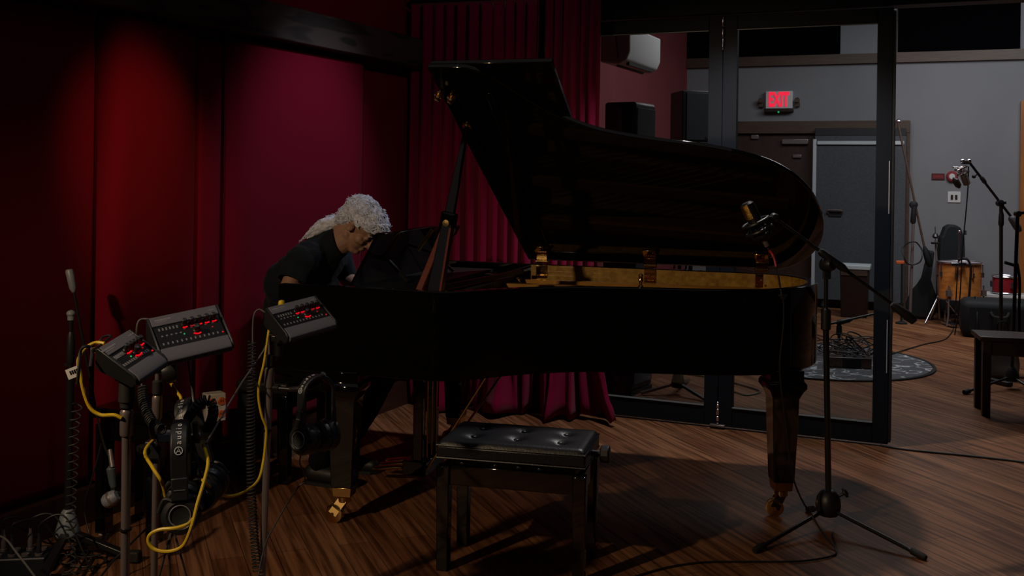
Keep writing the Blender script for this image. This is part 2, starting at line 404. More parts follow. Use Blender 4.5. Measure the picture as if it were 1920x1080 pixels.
# back wall: behind the curtain, above the doors, right of the opening
slab('wall_back_left', rm(-3.3, -.0), rm(-1.98, -.0), 0, 3.3, .12, UX, 'red_paint')
slab('wall_back', rm(-1.98, -.0), rm(4.2, -.0), 2.66, 3.3, .12, UX, 'grey_paint')
slab('wall_back_right', rm(3.2, 0), rm(6.5, 0), 0, 2.66, .12, UX, 'grey_paint')
slab('wall_right', rm(4.2, 0), rm(4.2, -8.5), 0, 3.3, .12, VX, 'red_fabric')
slab('wall_front', lw(-6.8, 0), lw(-6.8, 0) + Vector((11, -4.9, 0)), 0, 3.3, .12, -LD, 'red_fabric')
slab('wall_live_right', ew(7), rm(6.5, 0), 0, 4.2, .12, VX, 'grey_paint')
b = MB(); P = [lw(-7, -.2), lw(2.7, -.2), rm(4.4, .1), rm(4.4, -9)]
b.add([p + Vector((0,0,3.3)) for p in P] + [p + Vector((0,0,3.4)) for p in P], [(0,1,2,3), (7,6,5,4), (0,4,5,1), (1,5,6,2), (2,6,7,3), (3,7,4,0)]); tag(b.build('ceiling', 'dark_ceiling'), kind='structure')
b = MB(); P = [rm(-3.4, .1), corner_far + UX*.3 - VX*.3, ew(7.2, -.2), rm(6.7, .1)]
b.add([p + Vector((0,0,4.2)) for p in P] + [p + Vector((0,0,4.3)) for p in P], [(0,1,2,3), (7,6,5,4), (0,4,5,1), (1,5,6,2), (2,6,7,3), (3,7,4,0)]); tag(b.build('ceiling_live', 'dark_ceiling'), kind='structure')
# baseboard and beam on the red wall
slab('baseboard_left', lw(-6.8, -.03), lw(2.5, -.03), 0, .15, .05, LN, 'brown_base')
slab('trim_1', lw(-6.8, -.03), lw(2.52, -.03), 2.20, 2.385, .15, LN, 'beam_wood', label='dark grained timber beam running along the red wall')
bpy.data.objects['trim_1'].modifiers.new('b', 'BEVEL').width = .006
# upholstered panels
def panel(t0, t1, depth, bulge, z0, z1, label, n0=0.0, edge=.05, slant=0):
    N = 24; prof = []
    for i in range(N+1):
        s = i/N; x = t0 + (t1-t0)*s
        e = min(s, 1-s)*(t1-t0); k = sqrt(max(0, 1-(1-min(1, e/edge))**2))
        prof.append((x, n0 + depth*k + bulge*sin(pi*s) + slant*s*(1 if k > .99 else k)))
    out = [(t0, -.026)] + prof + [(t1, -.026)]
    mb = MB(); zs = [z0, z0+.012, z0+.04, z1-.04, z1-.012, z1]; ins = [.03, .01, 0, 0, .01, .03]; n = len(out); V = []; F = []
    for z, ii in zip(zs, ins):
        V += [lw(p[0], max(p[1]-ii, -.026) if 0 < i < n-1 else p[1], z) for i, p in enumerate(out)]
    for a in range(5):
        for i in range(n-1): F.append((a*n+i, a*n+i+1, (a+1)*n+i+1, (a+1)*n+i))
    F.append(list(range(n))); F.append([5*n+i for i in range(n)][::-1])
    mb.add(V, F); return tag(mb.build('acoustic_panel', 'red_fabric', sharp=50), label, 'acoustic panel')
def lt(px, py, n=0):                                              # position along the red wall of a pixel
    q = onwall(px, py, LP + LN*n, LD); return (q - LP).dot(LD), q.z
P_Z0, P_Z1 = .165, 2.19
tA, tB, tC, tD, tE = [lt(x, 300, .05)[0] for x in (201, 380, 434, 690, 772)]
panel(tA - 2.3, tA - .035, .0, 0, P_Z0, P_Z1, 'darkest red fabric panel at the left edge of the red wall', edge=.02)
panel(tA, tB, .075, .02, P_Z0, P_Z1, 'red fabric panel with an orange glow behind the tilted mixers', edge=.10, slant=-.062)
panel(tB + .01, tC - .03, .02, 0, P_Z0, P_Z1 - .03, 'narrow red fabric strip between two wide wall panels', edge=.03)
panel(tC, tD, .05, .0, P_Z0, P_Z1, 'wide brightly lit red fabric panel behind the pianist', edge=.11)
panel(tD + .02, tE + .25, .0, 0, P_Z0, P_Z1 - .03, 'shadowed red fabric panel in the corner beside the curtain', edge=.02)
# curtain track and curtain
cA = Vector((-.66, 6.80, 0)); cB = Vector((.655, 6.36, 0)); cdv = (cB-cA); CLn = cdv.length; cdv.normalize(); cn = Vector((cdv.y, -cdv.x, 0))
tag(MB().beam(cA - cdv*.02 + Vector((0,0,2.64)), cA + cdv*.84 + Vector((0,0,2.64)), .03, .03).build('curtain_track', 'black_metal'), 'black curtain track above the red velvet curtain', 'curtain track')
def curtain(s0, s1, folds, seed, label, top):
    rnd = random.Random(seed); ph = [rnd.uniform(0, 6) for _ in range(6)]
    def fn(u, v):
        s = s0 + (s1-s0)*u; z = top*(1-v)
        a = u*folds*2*pi + .9*sin(u*5+ph[0]) + .25*sin(v*4+ph[1]+u*9)
        fl_ = .030 + .012*sin(u*13+ph[2]); low = max(0, (v-.72)/.28)
        off = fl_*(1-.55*low)*sin(a) + low**2*(.10*sin(u*folds*1.3+ph[3]) + .05*sin(u*31+ph[4]) + .04)
        ss = s + low**2*.03*sin(u*17+ph[5]) + low*low*.16*max(0, u-.55)/.45*(1 if s1 > 1 else 0)
        if v > .97: z = max(.012, z + .02*(1+sin(u*23+ph[1])))
        return cA + cdv*ss + cn*off + Vector((0, 0, z))
    mb = MB().grid(fn, int(folds*12), 40)
    o = mb.build('curtain', 'curtain_velvet', sharp=180)
    md = o.modifiers.new('s', 'SOLIDIFY'); md.thickness = .004
    return tag(o, label, 'curtain')
curtain(0.0, .86, 11, 3, 'crimson velvet curtain hanging between the red wall and the piano lid', 2.61)
curtain(.90, 1.262, 6, 5, 'crimson velvet curtain hanging at the edge of the glass doors', 2.98)
# glass doors: header, two folding leaves
b = MB().box(rm(1.1, .03, 2.577), (6.2, .14, .155), ROT_R); o = tag(b.build('trim_2', 'door_frame_paint', bevel=.004), 'dark header frame over the folding glass doors', kind='structure')
def leaf(name, v0, v1, label, hinge):
    c = rm((v0+v1)/2, 0); e = thing(name, None, None, c, RA); e['kind'] = 'structure'; e['label'] = label
    W = v1 - v0; g = MB(chain(e)); zt, zb = 2.49, .015; sl, sr, rt, rb = (.085, .085, .085, .115)
    t = .055
    g.box((-W/2+sl/2, 0, (zt+zb)/2), (sl, t, zt-zb)).box((W/2-sr/2, 0, (zt+zb)/2), (sr, t, zt-zb))
    g.box((0, 0, zt-rt/2), (W-sl-sr, t, rt)).box((0, 0, zb+rb/2), (W-sl-sr, t, rb))
    g.build('frame', 'door_frame_paint', e, bevel=.003)
    MB(chain(e)).box((0, 0, (zt-rt+zb+rb)/2), (W-sl-sr+.02, .008, zt-rt-zb-rb+.02)).build('glass_pane', 'door_glass', e)
    bd = MB(chain(e))
    bd.box((0, -.031, zb+rb+.004), (W-sl-sr, .006, .008)).box((0, -.031, zt-rt-.004), (W-sl-sr, .006, .005))
    tag(bd.build('glazing_bead', 'glass_edge', e), 'thin pale glazing bead')
    if hinge:
        for z0, z1 in ((2.28, 2.485), (.03, .165)):
            h = MB(chain(e)); x = -W/2
            h.lathe([(.004, 0), (.008, .006), (.004, .014), (.010, .02), (.010, (z1-z0)*.33), (.006, (z1-z0)*.36), (.010, (z1-z0)*.39), (.010, (z1-z0)*.66), (.006, (z1-z0)*.69), (.010, (z1-z0)*.72), (.010, z1-z0-.02), (.004, z1-z0-.014), (.008, z1-z0-.006), (.003, z1-z0)], (x, -.036, z0), n=12)
            h.build('hinge', 'hinge_metal', e)
        MB(chain(e)).box((-W/2, -.03, .02), (.09, .05, .012)).build('floor_guide', 'dull_chrome', e, bevel=.002)
    else:
        pass
    return e
leaf('door_1', -1.934, -.968, 'folding glass door leaf next to the curtain', False)
d2 = leaf('door_2', -.966, 0, 'folding glass door leaf hung beside the open doorway', True)
for z in (1.32, .42):
    MB(chain(d2)).box((.472, -.0285, z+.15), (.004, .004, .3)).build('seal', 'white_plastic', d2)
MB(chain(d2)).box((.4905, .0, 1.25), (.012, .075, 2.44)).build('edge_strip', 'black_rubber', d2)
# ---- wall with the exit: door frame, dark leaf, pale leaf, window band, trim
def erect(name, x0, y0, x1, y1, n, th, m, parent=None, bevel=0, **kw):
    s0, zt = ewp(x0, y0); s1, zb = ewp(x1, y1)
    return MB().box(ew((s0+s1)/2, n+th/2, (zt+zb)/2), (abs(s1-s0), th, abs(zt-zb)), ROT_E).build(name, m, parent, bevel=bevel)
s0, zt = ewp(1384, 232); s1, _ = ewp(1707, 222)
def efr(name, sa, sb, za, zb, n, th, m, parent=None, bevel=0): return MB().box(ew((sa+sb)/2, n+th/2, (za+zb)/2), (sb-sa, th, zb-za), ROT_E).build(name, m, parent, bevel=bevel)
e = thing('door_3', 'brown exit door in a wide wooden frame under the red sign', None, ew((s0+s1)/2, 0), radians(-22)); e['kind'] = 'structure'
del e['label']; e['label'] = 'brown exit door in a wide wooden frame below the lit exit sign'
efr('frame', s0-.1, s1, 2.06, 2.21, 0, .10, 'trim_wood', e, .006); efr('frame', s1-.09, s1, 0, 2.06, 0, .10, 'trim_wood', e, .006); efr('frame', s0-.1, s0, 0, 2.06, 0, .10, 'trim_wood', e, .006)
sm, _ = ewp(1530, 300)
efr('leaf', s0, sm, .01, 2.055, .005, .045, 'door_wood', e, .004)
pa, pz = ewp(1468, 266); pb, _ = ewp(1517, 266)
efr('door_closer', pa, pb, pz-.03, pz+.03, .05, .05, 'dull_chrome', e, .006)
pa, pz = ewp(1410, 258); pb, _ = ewp(1424, 258); efr('door_closer', pa, pb, pz-.02, pz+.03, .05, .03, 'dull_chrome', e, .006)
pa, pz = ewp(1488, 293); efr('handle', pa, pa+.1, pz-.02, pz+.02, .05, .03, 'dull_chrome', e, .006)
efr('kick_plate', s0+.02, sm-.02, .9, 1.64, .048, .004, 'gobo_fabric', e) if False else None
ga, gz = ewp(1531, 233); gb, _ = ewp(1700, 233)
g = thing('door_panel', 'tall blue-grey padded door leaf with a pale top rail and pull handle', 'door', ew((ga+gb)/2, .12), radians(-22))
efr('padded_face', ga, gb, .10, 2.03, .11, .06, 'gobo_fabric', g, .01)
efr('top_cap', ga, gb, 2.03, 2.12, .115, .05, 'speaker_body', g, .004)
ta, tz = ewp(1540, 269); efr('pale_rail', ga+.03, gb-.02, tz-.02, tz+.022, .165, .03, 'gobo_white', g, .004)
efr('pale_edge', ga-.02, ga+.02, .1, 1.99, .13, .05, 'gobo_white', g, .004)
ha, hz = ewp(1556, 398); hb, _ = ewp(1580, 398)
h = efr('pull_handle', ha, hb, hz-.045, hz+.02, .17, .012, 'speaker_body', g, .004)
MB().tube(cat([ew(ha, .175, hz-.01), ew(ha, .21, hz+.03), ew(hb, .21, hz+.03), ew(hb, .175, hz-.01)], 6), .012, 8).build('grip', 'dull_chrome', h)
for a in (ga+.12, gb-.12): MB().lathe([(.03, 0), (.035, .03), (.02, .06), (.02, .10)], ew(a, .14, 0)).build('foot', 'black_rubber', g)
# trim and dark window band high on the far wall
ztr = 2.885
slab('trim_3', ew(-2.2), ew(7), ztr, ztr+.115, .06, EN, 'trim_wood')
a, _ = ewp(1150, 80); b_, _ = ewp(1576, 80); c_, _ = ewp(1684, 60); d_, _ = ewp(1913, 60)
for i, (p, q) in enumerate(((a, b_), (c_, d_))):
    wn = thing(f'window_{i+1}', None, None, ew((p+q)/2, 0, ztr+.1), radians(-22)); wn['kind'] = 'structure'
    wn['label'] = ('dark window band high above the exit sign', 'dark window band high above the drum corner')[i]
    efr('dark_glass', p, q, ztr+.115, 3.53, .01, .02, 'tv_black', wn)
    efr('sill_trim', p-.06, q+.06, 3.53, 3.6, .0, .07, 'trim_wood', wn)
# orange wooden door edge at the right border
s, _ = ewp(1912, 300); slab('trim_4', ew(s, 0), ew(s+1.1, 0), 0, 2.42, .09, EN, 'orange_wood', label='orange brown wooden door casing at the right border')
slab('baseboard_far', ew(-2.2), ew(7), 0, .11, .02, EN, 'dark_brown')
# exit sign
xa, za = ewp(1437, 172); xb, zb = ewp(1487, 206)
ex = thing('exit_sign', 'lit white exit sign with red letters and two lamp heads', 'exit sign', ew((xa+xb)/2, 0, zb), radians(-22))
efr('housing', xa, xb, zb, za, .0, .07, 'white_plastic', ex, .008); efr('lower_case', xa-.01, xb+.01, zb-.03, zb+.015, .0, .09, 'dark_brown', ex, .006)
tx = text_mesh('EXIT', .27, 'letters', 'exit_red', Matrix.Identity(4), ex, .002, .012)
bx_ = [(v.co.x, v.co.y) for v in tx.data.vertices]; x0 = min(a for a, b in bx_); x1 = max(a for a, b in bx_); y0 = min(b for a, b in bx_); y1 = max(b for a, b in bx_)
Mi = chain(ex)
tx.data.transform(Mi); bx_ = [v.co.copy() for v in tx.data.vertices]
x0 = min(v.x for v in bx_); x1 = max(v.x for v in bx_); y0 = min(v.y for v in bx_); y1 = max(v.y for v in bx_)
tx.data.transform(Mi.inverted() @ Matrix.Translation(ew((xa+xb)/2, .073, (za+zb)/2+.012)) @ Matrix.Rotation(radians(-22), 4, 'Z') @ Matrix.Rotation(pi/2, 4, 'X') @ Matrix.Diagonal(((xb-xa)*.76/(x1-x0), (za-zb)*.80/(y1-y0), 1, 1)) @ Matrix.Translation((-(x0+x1)/2, -(y0+y1)/2, 0)))
for s in (xa-.055, xb+.055):
    lm = MB().lathe([(.02, 0), (.03, .03), (.032, .05), (.028, .055)], ew(s, .03, (za+zb)/2), EN, n=16); lm.box(ew(s, .03, (za+zb)/2-.05), (.05, .05, .05), ROT_E); lm.build('lamp_head', 'trim_wood', ex)
MB().ell(ew((xa+xb)/2, .09, zb-.03), (.012, .012, .012)).build('indicator_light', 'led_green', ex)
# signs, alarm and switches by the drums
xa, za = ewp(1747, 325); xb, zb = ewp(1771, 337)
sg = thing('wall_sign', 'small dark red rectangular sign on the grey wall', 'sign', ew((xa+xb)/2, 0, zb), radians(-22)); efr('plate', xa, xb, zb, za, 0, .015, 'sign_red', sg, .002)
for k in range(5): 
    wx = (xb-xa)*.12; x0 = xa + (xb-xa)*(.14 + .155*k); efr('lettering', x0, x0+wx, zb+.022, za-.022, .015, .002, 'fire_red', sg)
xa, za = ewp(1785, 331)
al = thing('fire_alarm', 'round red fire alarm beside the small red sign', 'fire alarm', ew(xa, 0, za-.06), radians(-22))
MB().lathe([(.062, 0), (.062, .03), (.05, .045), (.0, .05)], ew(xa, 0, za), EN).build('rim', 'fire_red', al); MB().lathe([(.034, 0), (.03, .012), (0, .014)], ew(xa, .045, za), EN).build('grille', 'white_plastic', al)
xa, za = ewp(1777, 359); xb, zb = ewp(1801, 380)
sw = thing('switch_plate', 'white double switch plate under the fire alarm', 'light switch', ew((xa+xb)/2, 0, zb), radians(-22)); efr('plate', xa, xb, zb, za, 0, .012, 'white_plastic', sw, .003)
for k in (.33, .66): 
    x = xa+(xb-xa)*k; efr('toggle', x-.012, x+.012, (za+zb)/2-.025, (za+zb)/2+.025, .012, .012, 'dark_brown', sw)
# ------------------------------------------------------------------ the grand piano
PY = radians(-17.5); PO = Vector((-1.014, 4.544, 0))
piano = thing('grand_piano', 'black lacquered concert grand piano with its lid propped open', 'piano', PO, PY)
PM = chain(piano)
def pw(l, w, z): return PM @ Vector((l, w, z))
W, ZR, ZB = 1.54, 1.02, .645
side = [(0, 0), (.25, 0), (.5, 0), (.70, .0), (.76, .012), (.83, .055), (.90, .13), (.98, .225), (1.10, .335), (1.27, .438), (1.50, .505), (1.75, .555), (1.95, .625), (2.08, .715), (2.17, .84), (2.225, 1.0), (2.24, 1.15), (2.215, 1.31), (2.14, 1.44), (2.03, 1.52), (1.90, 1.54)]
so = [tuple(p)[:2] for p in cat([(a, b, 0) for a, b in side], 5)]
spn = [(1.9 - 1.9*i/24, W) for i in range(1, 25)]
outer = so + spn
def inset(P, d, closed=False):
    out = []; n = len(P)
    for i in range(n):
        a = Vector(P[max(i-1, 0)] if not closed else P[i-1]); b = Vector(P[min(i+1, n-1)] if not closed else P[(i+1) % n]); t = (b-a).normalized()
        out.append((P[i][0] - t.y*d, P[i][1] + t.x*d))
    return out
inner = inset(outer, .048)
inner2 = inset(outer, .054)
# rim: outer wall, open at the keyboard end
def shell(mb, A, B, z0, z1):
    n = len(A); V = [(p[0], p[1], z) for A_, z in ((A, z0), (A, z1), (B, z1), (B, z0)) for p in A_]; F = []
    for a in range(4):
        b = (a+1) % 4
        for i in range(n-1): F.append((a*n+i, a*n+i+1, b*n+i+1, b*n+i))
    F += [(0, n, 2*n, 3*n), (n-1, 4*n-1, 3*n-1, 2*n-1)]
    return mb.add(V, F)
rim = shell(MB(PM), outer, inner, ZB, ZR).build('rim', 'black_lacquer', piano, bevel=.004)
# veneered inside of the rim (from the hinge side round the tail to the treble bend)
k0 = next(i for i, p in enumerate(outer) if p[0] > .70); k1 = max(i for i, p in enumerate(outer) if p[0] > .66)
shell(MB(PM), inset(outer, .0482)[k0:k1+1], inner2[k0:k1+1], .86, ZR - .004).build('inner_veneer', 'burl_veneer', piano)
# belly, soundboard, iron plate with bars
poly = [p for p in inner]
MB(PM).prism([(.02, .03)] + poly[3:-2] + [(.02, W-.05)], lambda a, b: (a, b, .66), lambda a, b: (a, b, .70)).build('bottom_board', 'black_satin', piano)
sb = [p for p in inner2 if p[0] > .50]
MB(PM).prism(sb, lambda a, b: (a, b, .80), lambda a, b: (a, b, .835)).build('soundboard', 'soundboard', piano)
pl = [p for p in inset(outer, .12) if p[0] > .60]
pli = [p for p in inset(outer, .22)]
plate = thing_ = MB(PM)
plate.ring(pl, [(max(p[0], .68) if True else 0, p[1]) for p in [q for q, o in zip(pli, inset(outer, .12)) if o[0] > .60]], .885, .915)
plate.box((.50, W/2+.0, .905), (.26, W-.16, .03))
for (a, b, wd) in (((.60, .30), (1.00, .52), .04), ((.60, .55), (1.52, .72), .045), ((.60, .80), (1.98, .98), .05), ((.60, 1.10), (2.08, 1.22), .05), ((.60, 1.34), (1.95, 1.42), .04)):
    plate.beam((a[0], a[1], .925), (b[0], b[1], .925), wd, .05)
plate.build('iron_plate', 'bronze_plate', piano, bevel=.004)
st = MB(PM)
for i in range(46):
    t = i/45; wa = .16 + 1.22*t
    if t < .75: p = (.60, wa, .905); q = (.86 + 1.18*t**.8, .22 + .92*t, .90)
    else: p = (.60, wa, .925); q = (1.98 - .2*(t-.75), .70 + 1.4*(t-.75), .92)
    st.tube([p, q], .0016, 4)
tag(st.build('strings', 'string_steel', piano), kind='stuff')
dm = MB(PM)
for i in range(58): dm.box((.64 + .03*sin(i*.05), .17 + .0205*i, .945), (.035, .013, .05))
dm.beam((.575, .12, .955), (.64, 1.40, .955), .03, .03)
tag(dm.build('dampers', 'black_satin', piano), kind='stuff')
MB(PM).beam((.47, .07, .93), (.47, W-.07, .93), .05, .06).build('pin_block_rail', 'red_wood', piano, bevel=.004)
MB(PM).beam((.50, .10, .955), (.50, W-.1, .955), .09, .012).beam((.56, .10, .99), (.70, 1.35, .99), .025, .02).build('front_bar', 'black_satin', piano)
# keyboard end: key bed, cheeks, keys, fallboard
MB(PM).box((.17, W/2, .6575), (.40, W-.01, .055)).build('key_bed', 'black_lacquer', piano, bevel=.006)
for w_ in (.075, W-.075): MB(PM).box((.15, w_, .79), (.28, .05, .24)).build('key_block', 'black_lacquer', piano, bevel=.008)
MB(PM).box((-.015, W/2, .693), (.028, W-.1, .075)).build('key_slip', 'black_lacquer', piano, bevel=.004)
kb = MB(PM)
for i in range(52): kb.box((.095, .155 + .0237*i, .735), (.15, .0228, .022))
tag(kb.build('white_keys', 'ivory', piano), kind='stuff')
kb = MB(PM); k = 0
for i in range(51):
    if i % 7 in (2, 5): continue
    kb.box((.125, .167 + .0237*i, .752), (.095, .011, .024))
tag(kb.build('black_keys', 'black_satin', piano), kind='stuff')
MB(PM).box((.20, W/2, .85), (.03, W-.16, .24)).build('fallboard', 'black_lacquer', piano, bevel=.008)
# music desk
dk = MB(PM); dn = Vector((.245, 0, -.13)).normalized()
top = [(.0, 1.0), (.10, 1.0), (.16, .985), (.24, .995), (.38, 1.02), (.62, 1.03), (.76, .995), (.84, .985), (.90, 1.0), (1.0, .98)]
out = [(-.02, 0), ] + [(a, b) for a, b in top] + [(1.02, 0)]
mp_ = lambda off: (lambda a, b: Vector((.21 + .13*b, .27 + 1.06*a, .985 + .255*b)) + Vector((.89, 0, -.45))*off)
dk.prism(out, mp_(0), mp_(.016)); desk = dk.build('music_desk', 'black_lacquer', piano, bevel=.003)
hb = MB(PM)
for a in (.16, .55, .84): MB(PM).beam(mp_(.02)(a, .55), mp_(.02)(a+.06, .97), .022, .008, up=(1, 0, 0)).build('desk_reflection', 'brass', desk)  # brass bars stand in for the gold plate's reflections on the desk back
MB(PM).beam((.40, .50, 1.0), mp_(.02)(.25, .45), .014, .014).beam((.40, 1.10, 1.0), mp_(.02)(.78, .45), .014, .014).beam((.36, .15, .985), (.36, 1.40, .985), .32, .016).build('desk_slide', 'black_satin', piano)
# lid
TH = radians(37.2)
def lidp(l, q, h): return (l, W - q*cos(TH) + h*sin(TH), ZR + .018 + q*sin(TH) + h*cos(TH))
so2 = inset(so, -.022)
l0 = lambda q: .68 - .115*q/1.54
main = [(p[0], W - p[1]) for p in so2 if p[0] > .60]
main = [(l0(main[0][1]), main[0][1])] + main + [(1.85, 0), (1.4, 0), (1.0, 0), (l0(0), 0)]
lid = MB(PM).prism(main, lambda a, b: lidp(a, b, -.0), lambda a, b: lidp(a, b, .026)).build('lid', 'black_lacquer', piano, bevel=.005)
fly = [(l0(1.56)+.004, 1.555), (1.135, 1.555), (1.19, .03), (l0(.03)+.004, .03)]
MB(PM).prism(fly, lambda a, b: lidp(a, b, .030), lambda a, b: lidp(a, b, .054)).build('lid_flap', 'black_lacquer', piano, bevel=.004)
# fitted batten and knobs under the lid
ld = MB(PM)
MB(PM).prism([(.80, 1.40), (.83, 1.40), (.83, .12), (.80, .12)], lambda a, b: lidp(a, b, -.012), lambda a, b: lidp(a, b, -.001)).build('lid_batten', 'black_lacquer', lid, bevel=.003)
def onlid(px, py):
    v = PM.inverted().to_3x3() @ ray(px, py); c = PM.inverted() @ CAM; n = Vector((0, sin(TH), cos(TH))); P = Vector(lidp(0, 0, 0))
    t = (P - c).dot(n)/v.dot(n); return c + v*t
ln = Vector((0, -sin(TH), -cos(TH)))
for px, py in ((823, 177), (847, 182)):
    c = onlid(px, py); MB(PM).lathe([(.021, 0), (.021, .006), (.010, .010), (.012, .018), (.017, .024), (.014, .032), (0, .035)], c, ln, n=18).build('lid_knob', 'brass', lid)
pt = onlid(876, 236)
MB(PM).lathe([(.02, 0), (.022, .008), (.016, .014), (0, .015)], pt, ln, n=16).build('prop_socket', 'brass', lid)
# prop stick (two legs low down, joined above)
pb = Vector((.70, .075, 1.0)); ptp = pt + ln*.012; pd = (ptp - pb)
prop = MB(PM).beam(pb, pb + pd*.45, .062, .030, up=(0,1,0), a2=.050, b2=.028).beam(pb + pd*.40, ptp, .050, .026, up=(0,1,0), a2=.024, b2=.02).build('lid_prop', 'black_lacquer', piano, bevel=.006)
MB(PM).beam(pb + Vector((-.09, .05, 0)), pb + pd*.42, .03, .022, up=(0,1,0)).build('half_prop', 'red_wood', prop, bevel=.004)  # inner stick; its red tone paints the reddish light along it
MB(PM).beam(pb + Vector((.032, .0, .0)), pb + pd*.36 + Vector((.022, 0, 0)), .010, .032, up=(0,1,0)).build('prop_lit_edge', 'red_wood', prop)  # red strip paints the reddish light on the prop's edge
MB(PM).box(pb + pd*.40, (.075, .045, .10), Matrix.Rotation(radians(10), 3, 'Y')).build('prop_joint', 'black_lacquer', prop, bevel=.012)
MB(PM).lathe([(.017, 0), (.015, .004), (0, .005)], pb + pd*.40 + Vector((0, -.024, 0)), (0, -1, 0)).build('emblem', 'brass', prop)
# hinges on the spine
for l in (.775, 1.375, 1.955):
    c = Vector((l, W-.05, ZR)); h = MB(PM)
    h.box(c + Vector((0, -.007, -.038)), (.064, .006, .072)); h.cyl(c + Vector((-.036, -.006, .018)), c + Vector((.036, -.006, .018)), .011)
    for k in range(5): h.cyl(c + Vector((-.034+.0145*k, -.006, .018)), c + Vector((-.024+.0145*k, -.006, .018)), .0135)
    f = lambda q0, q1, x: [lidp(l+a*x, b, -.001) for a, b in ((-1, q0), (1, q0), (1, q1), (-1, q1))] + [lidp(l+a*x, b, -.007) for a, b in ((-1, q0), (1, q0), (1, q1), (-1, q1))]
    h.add(f(.06, .145, .034), [(0,1,2,3), (7,6,5,4), (0,4,5,1), (1,5,6,2), (2,6,7,3), (3,7,4,0)])
    h.beam(c + Vector((0, -.010, .018)), lidp(l, .07, -.006), .06, .008, up=(0, 1, 0))
    hg = h.build('hinge', 'polished_brass', piano, bevel=.002)
    s = MB(PM)
    for dx, dz in ((-.02, -.062), (.02, -.062), (0, -.035)): s.ell(c + Vector((dx, -.011, dz)), (.007, .004, .007))
    s.build('screw', 'polished_brass', hg)
# stay knob on the near rim
MB(PM).lathe([(.012, 0), (.012, .006), (.006, .012), (.008, .025), (.012, .033), (.009, .045), (.011, .052), (.006, .06), (0, .062)], (1.50, .53, ZR), n=14).build('rim_knob', 'brass', piano)
# legs with brass ferrules and casters
def leg(l, w, rot, cap=True):
    g = MB(PM); R = Matrix.Rotation(rot, 3, 'Z'); c = Vector((l, w, 0))
    def sq(z, a, b): return [c + R @ Vector((x*a/2, y*b/2, z)) for x, y in ((-1,-1), (1,-1), (1,1), (-1,1))]
    prof = [(.155, .092), (.19, .096), (.40, .112), (.53, .120), (.545, .132), (.565, .150), (.58, .172), (.60, .172), (.612, .15), (.66, .15)]
    V = []; F = []
    for z, a in prof: V += sq(z, a, a)
    for i in range(len(prof)-1):
        for k in range(4): F.append((i*4+k, i*4+(k+1) % 4, (i+1)*4+(k+1) % 4, (i+1)*4+k))
    F.append((3,2,1,0)); e = len(V)-4; F.append((e, e+1, e+2, e+3)); g.add(V, F)
    L = g.build('leg', 'black_lacquer', piano, bevel=.004)
    f = MB(PM); V = sq(.115, .078, .078) + sq(.155, .086, .086); f.add(V, [(3,2,1,0), (4,5,6,7), (0,1,5,4), (1,2,6,5), (2,3,7,6), (3,0,4,7)]); f.build('ferrule', 'brass', L, bevel=.002)
    k = MB(PM); wc = c + R @ Vector((-.035, -.02, .040)); ax = R @ Vector((.25, 1, 0)).normalized()
    k.lathe([(.03, 0), (.03, .022), (.018, .03)], c + Vector((0, 0, .088)), n=16)
    for s in (-1, 1): k.beam(c + R @ Vector((0, s*.019, .10)), wc + ax*s*.021, .04, .006, up=ax)
    k.lathe([(.0, -.013), (.032, -.013), (.040, -.010), (.040, .010), (.032, .013), (0, .013)], wc, ax, n=24); k.cyl(wc - ax*.026, wc + ax*.026, .008)
    k.build('caster', 'brass', L); return L
leg(.305, .055, radians(8)); leg(.30, W-.10, 0); leg(2.10, .80, radians(20))
# pedal lyre
ly = MB(PM); lc = (.42, .70)
for s in (-.085, .085): ly.box((lc[0], lc[1]+s, .38), (.05, .045, .54))
ly.box((lc[0]-.01, lc[1], .10), (.12, .25, .07)); ly.box((lc[0], lc[1], .63), (.08, .24, .04))
lyre = ly.build('pedal_lyre', 'black_lacquer', piano, bevel=.005)
for s in (-.075, 0, .075):
    pdl = cat([(lc[0]-.06, lc[1]+s, .085), (lc[0]-.12, lc[1]+s, .085), (lc[0]-.19, lc[1]+s, .075), (lc[0]-.24, lc[1]+s, .068)], 5); n = len(pdl)
    MB(PM).tube(pdl, [.012 + .012*sin(min(1, i/(n-1)*1.15)*pi*.75)**2 for i in range(n)], 12, flat=.45).build('pedal', 'brass', lyre)
    MB(PM).cyl((lc[0]+.03, lc[1]+s*.8, .11), (lc[0]+.03, lc[1]+s*.8, .63), .0045, n=8).build('pedal_rod', 'brass', lyre)
for s in (-.10, .10): MB(PM).cyl((lc[0]+.05, lc[1]+s, .10), (lc[0]+.42, lc[1]+s*1.9, .655), .006, n=8).build('brace_rod', 'brass', lyre)
# ------------------------------------------------------------------ adjustable bench in front of the piano
BY = radians(-13.4); bc = Vector((.045, 4.045, 0))
bn = thing('piano_bench', 'black tufted leather piano bench standing empty in front of the piano', 'bench', bc, BY)
BM = chain(bn)
for sx in (-1, 1):
    for sy in (-1, 1):
        MB(BM).box((sx*.262, sy*.138, .20), (.052, .052, .40), taper=.86).build('leg', 'black_lacquer', bn, bevel=.004)
MB(BM).box((0, -.138, .365), (.49, .024, .075)).box((0, .138, .365), (.49, .024, .075)).box((-.262, 0, .365), (.024, .24, .075)).box((.262, 0, .365), (.024, .24, .075)).build('apron', 'black_lacquer', bn, bevel=.003)
mc = MB(BM)
for k in (-.12, .12): mc.beam((-.24, k, .41), (.24, k, .41), .016, .012)
for x in (-.16, -.02, .12): mc.cyl((x, -.12, .415), (x, .12, .415), .006)
for x in (-.19, -.06, .03, .11): mc.ell((x, -.146, .413), (.012, .006, .008))
mc.build('lift_mechanism', 'black_metal', bn)
btn = [(x, y) for x in (-.17, 0, .17) for y in (-.06, .07)]
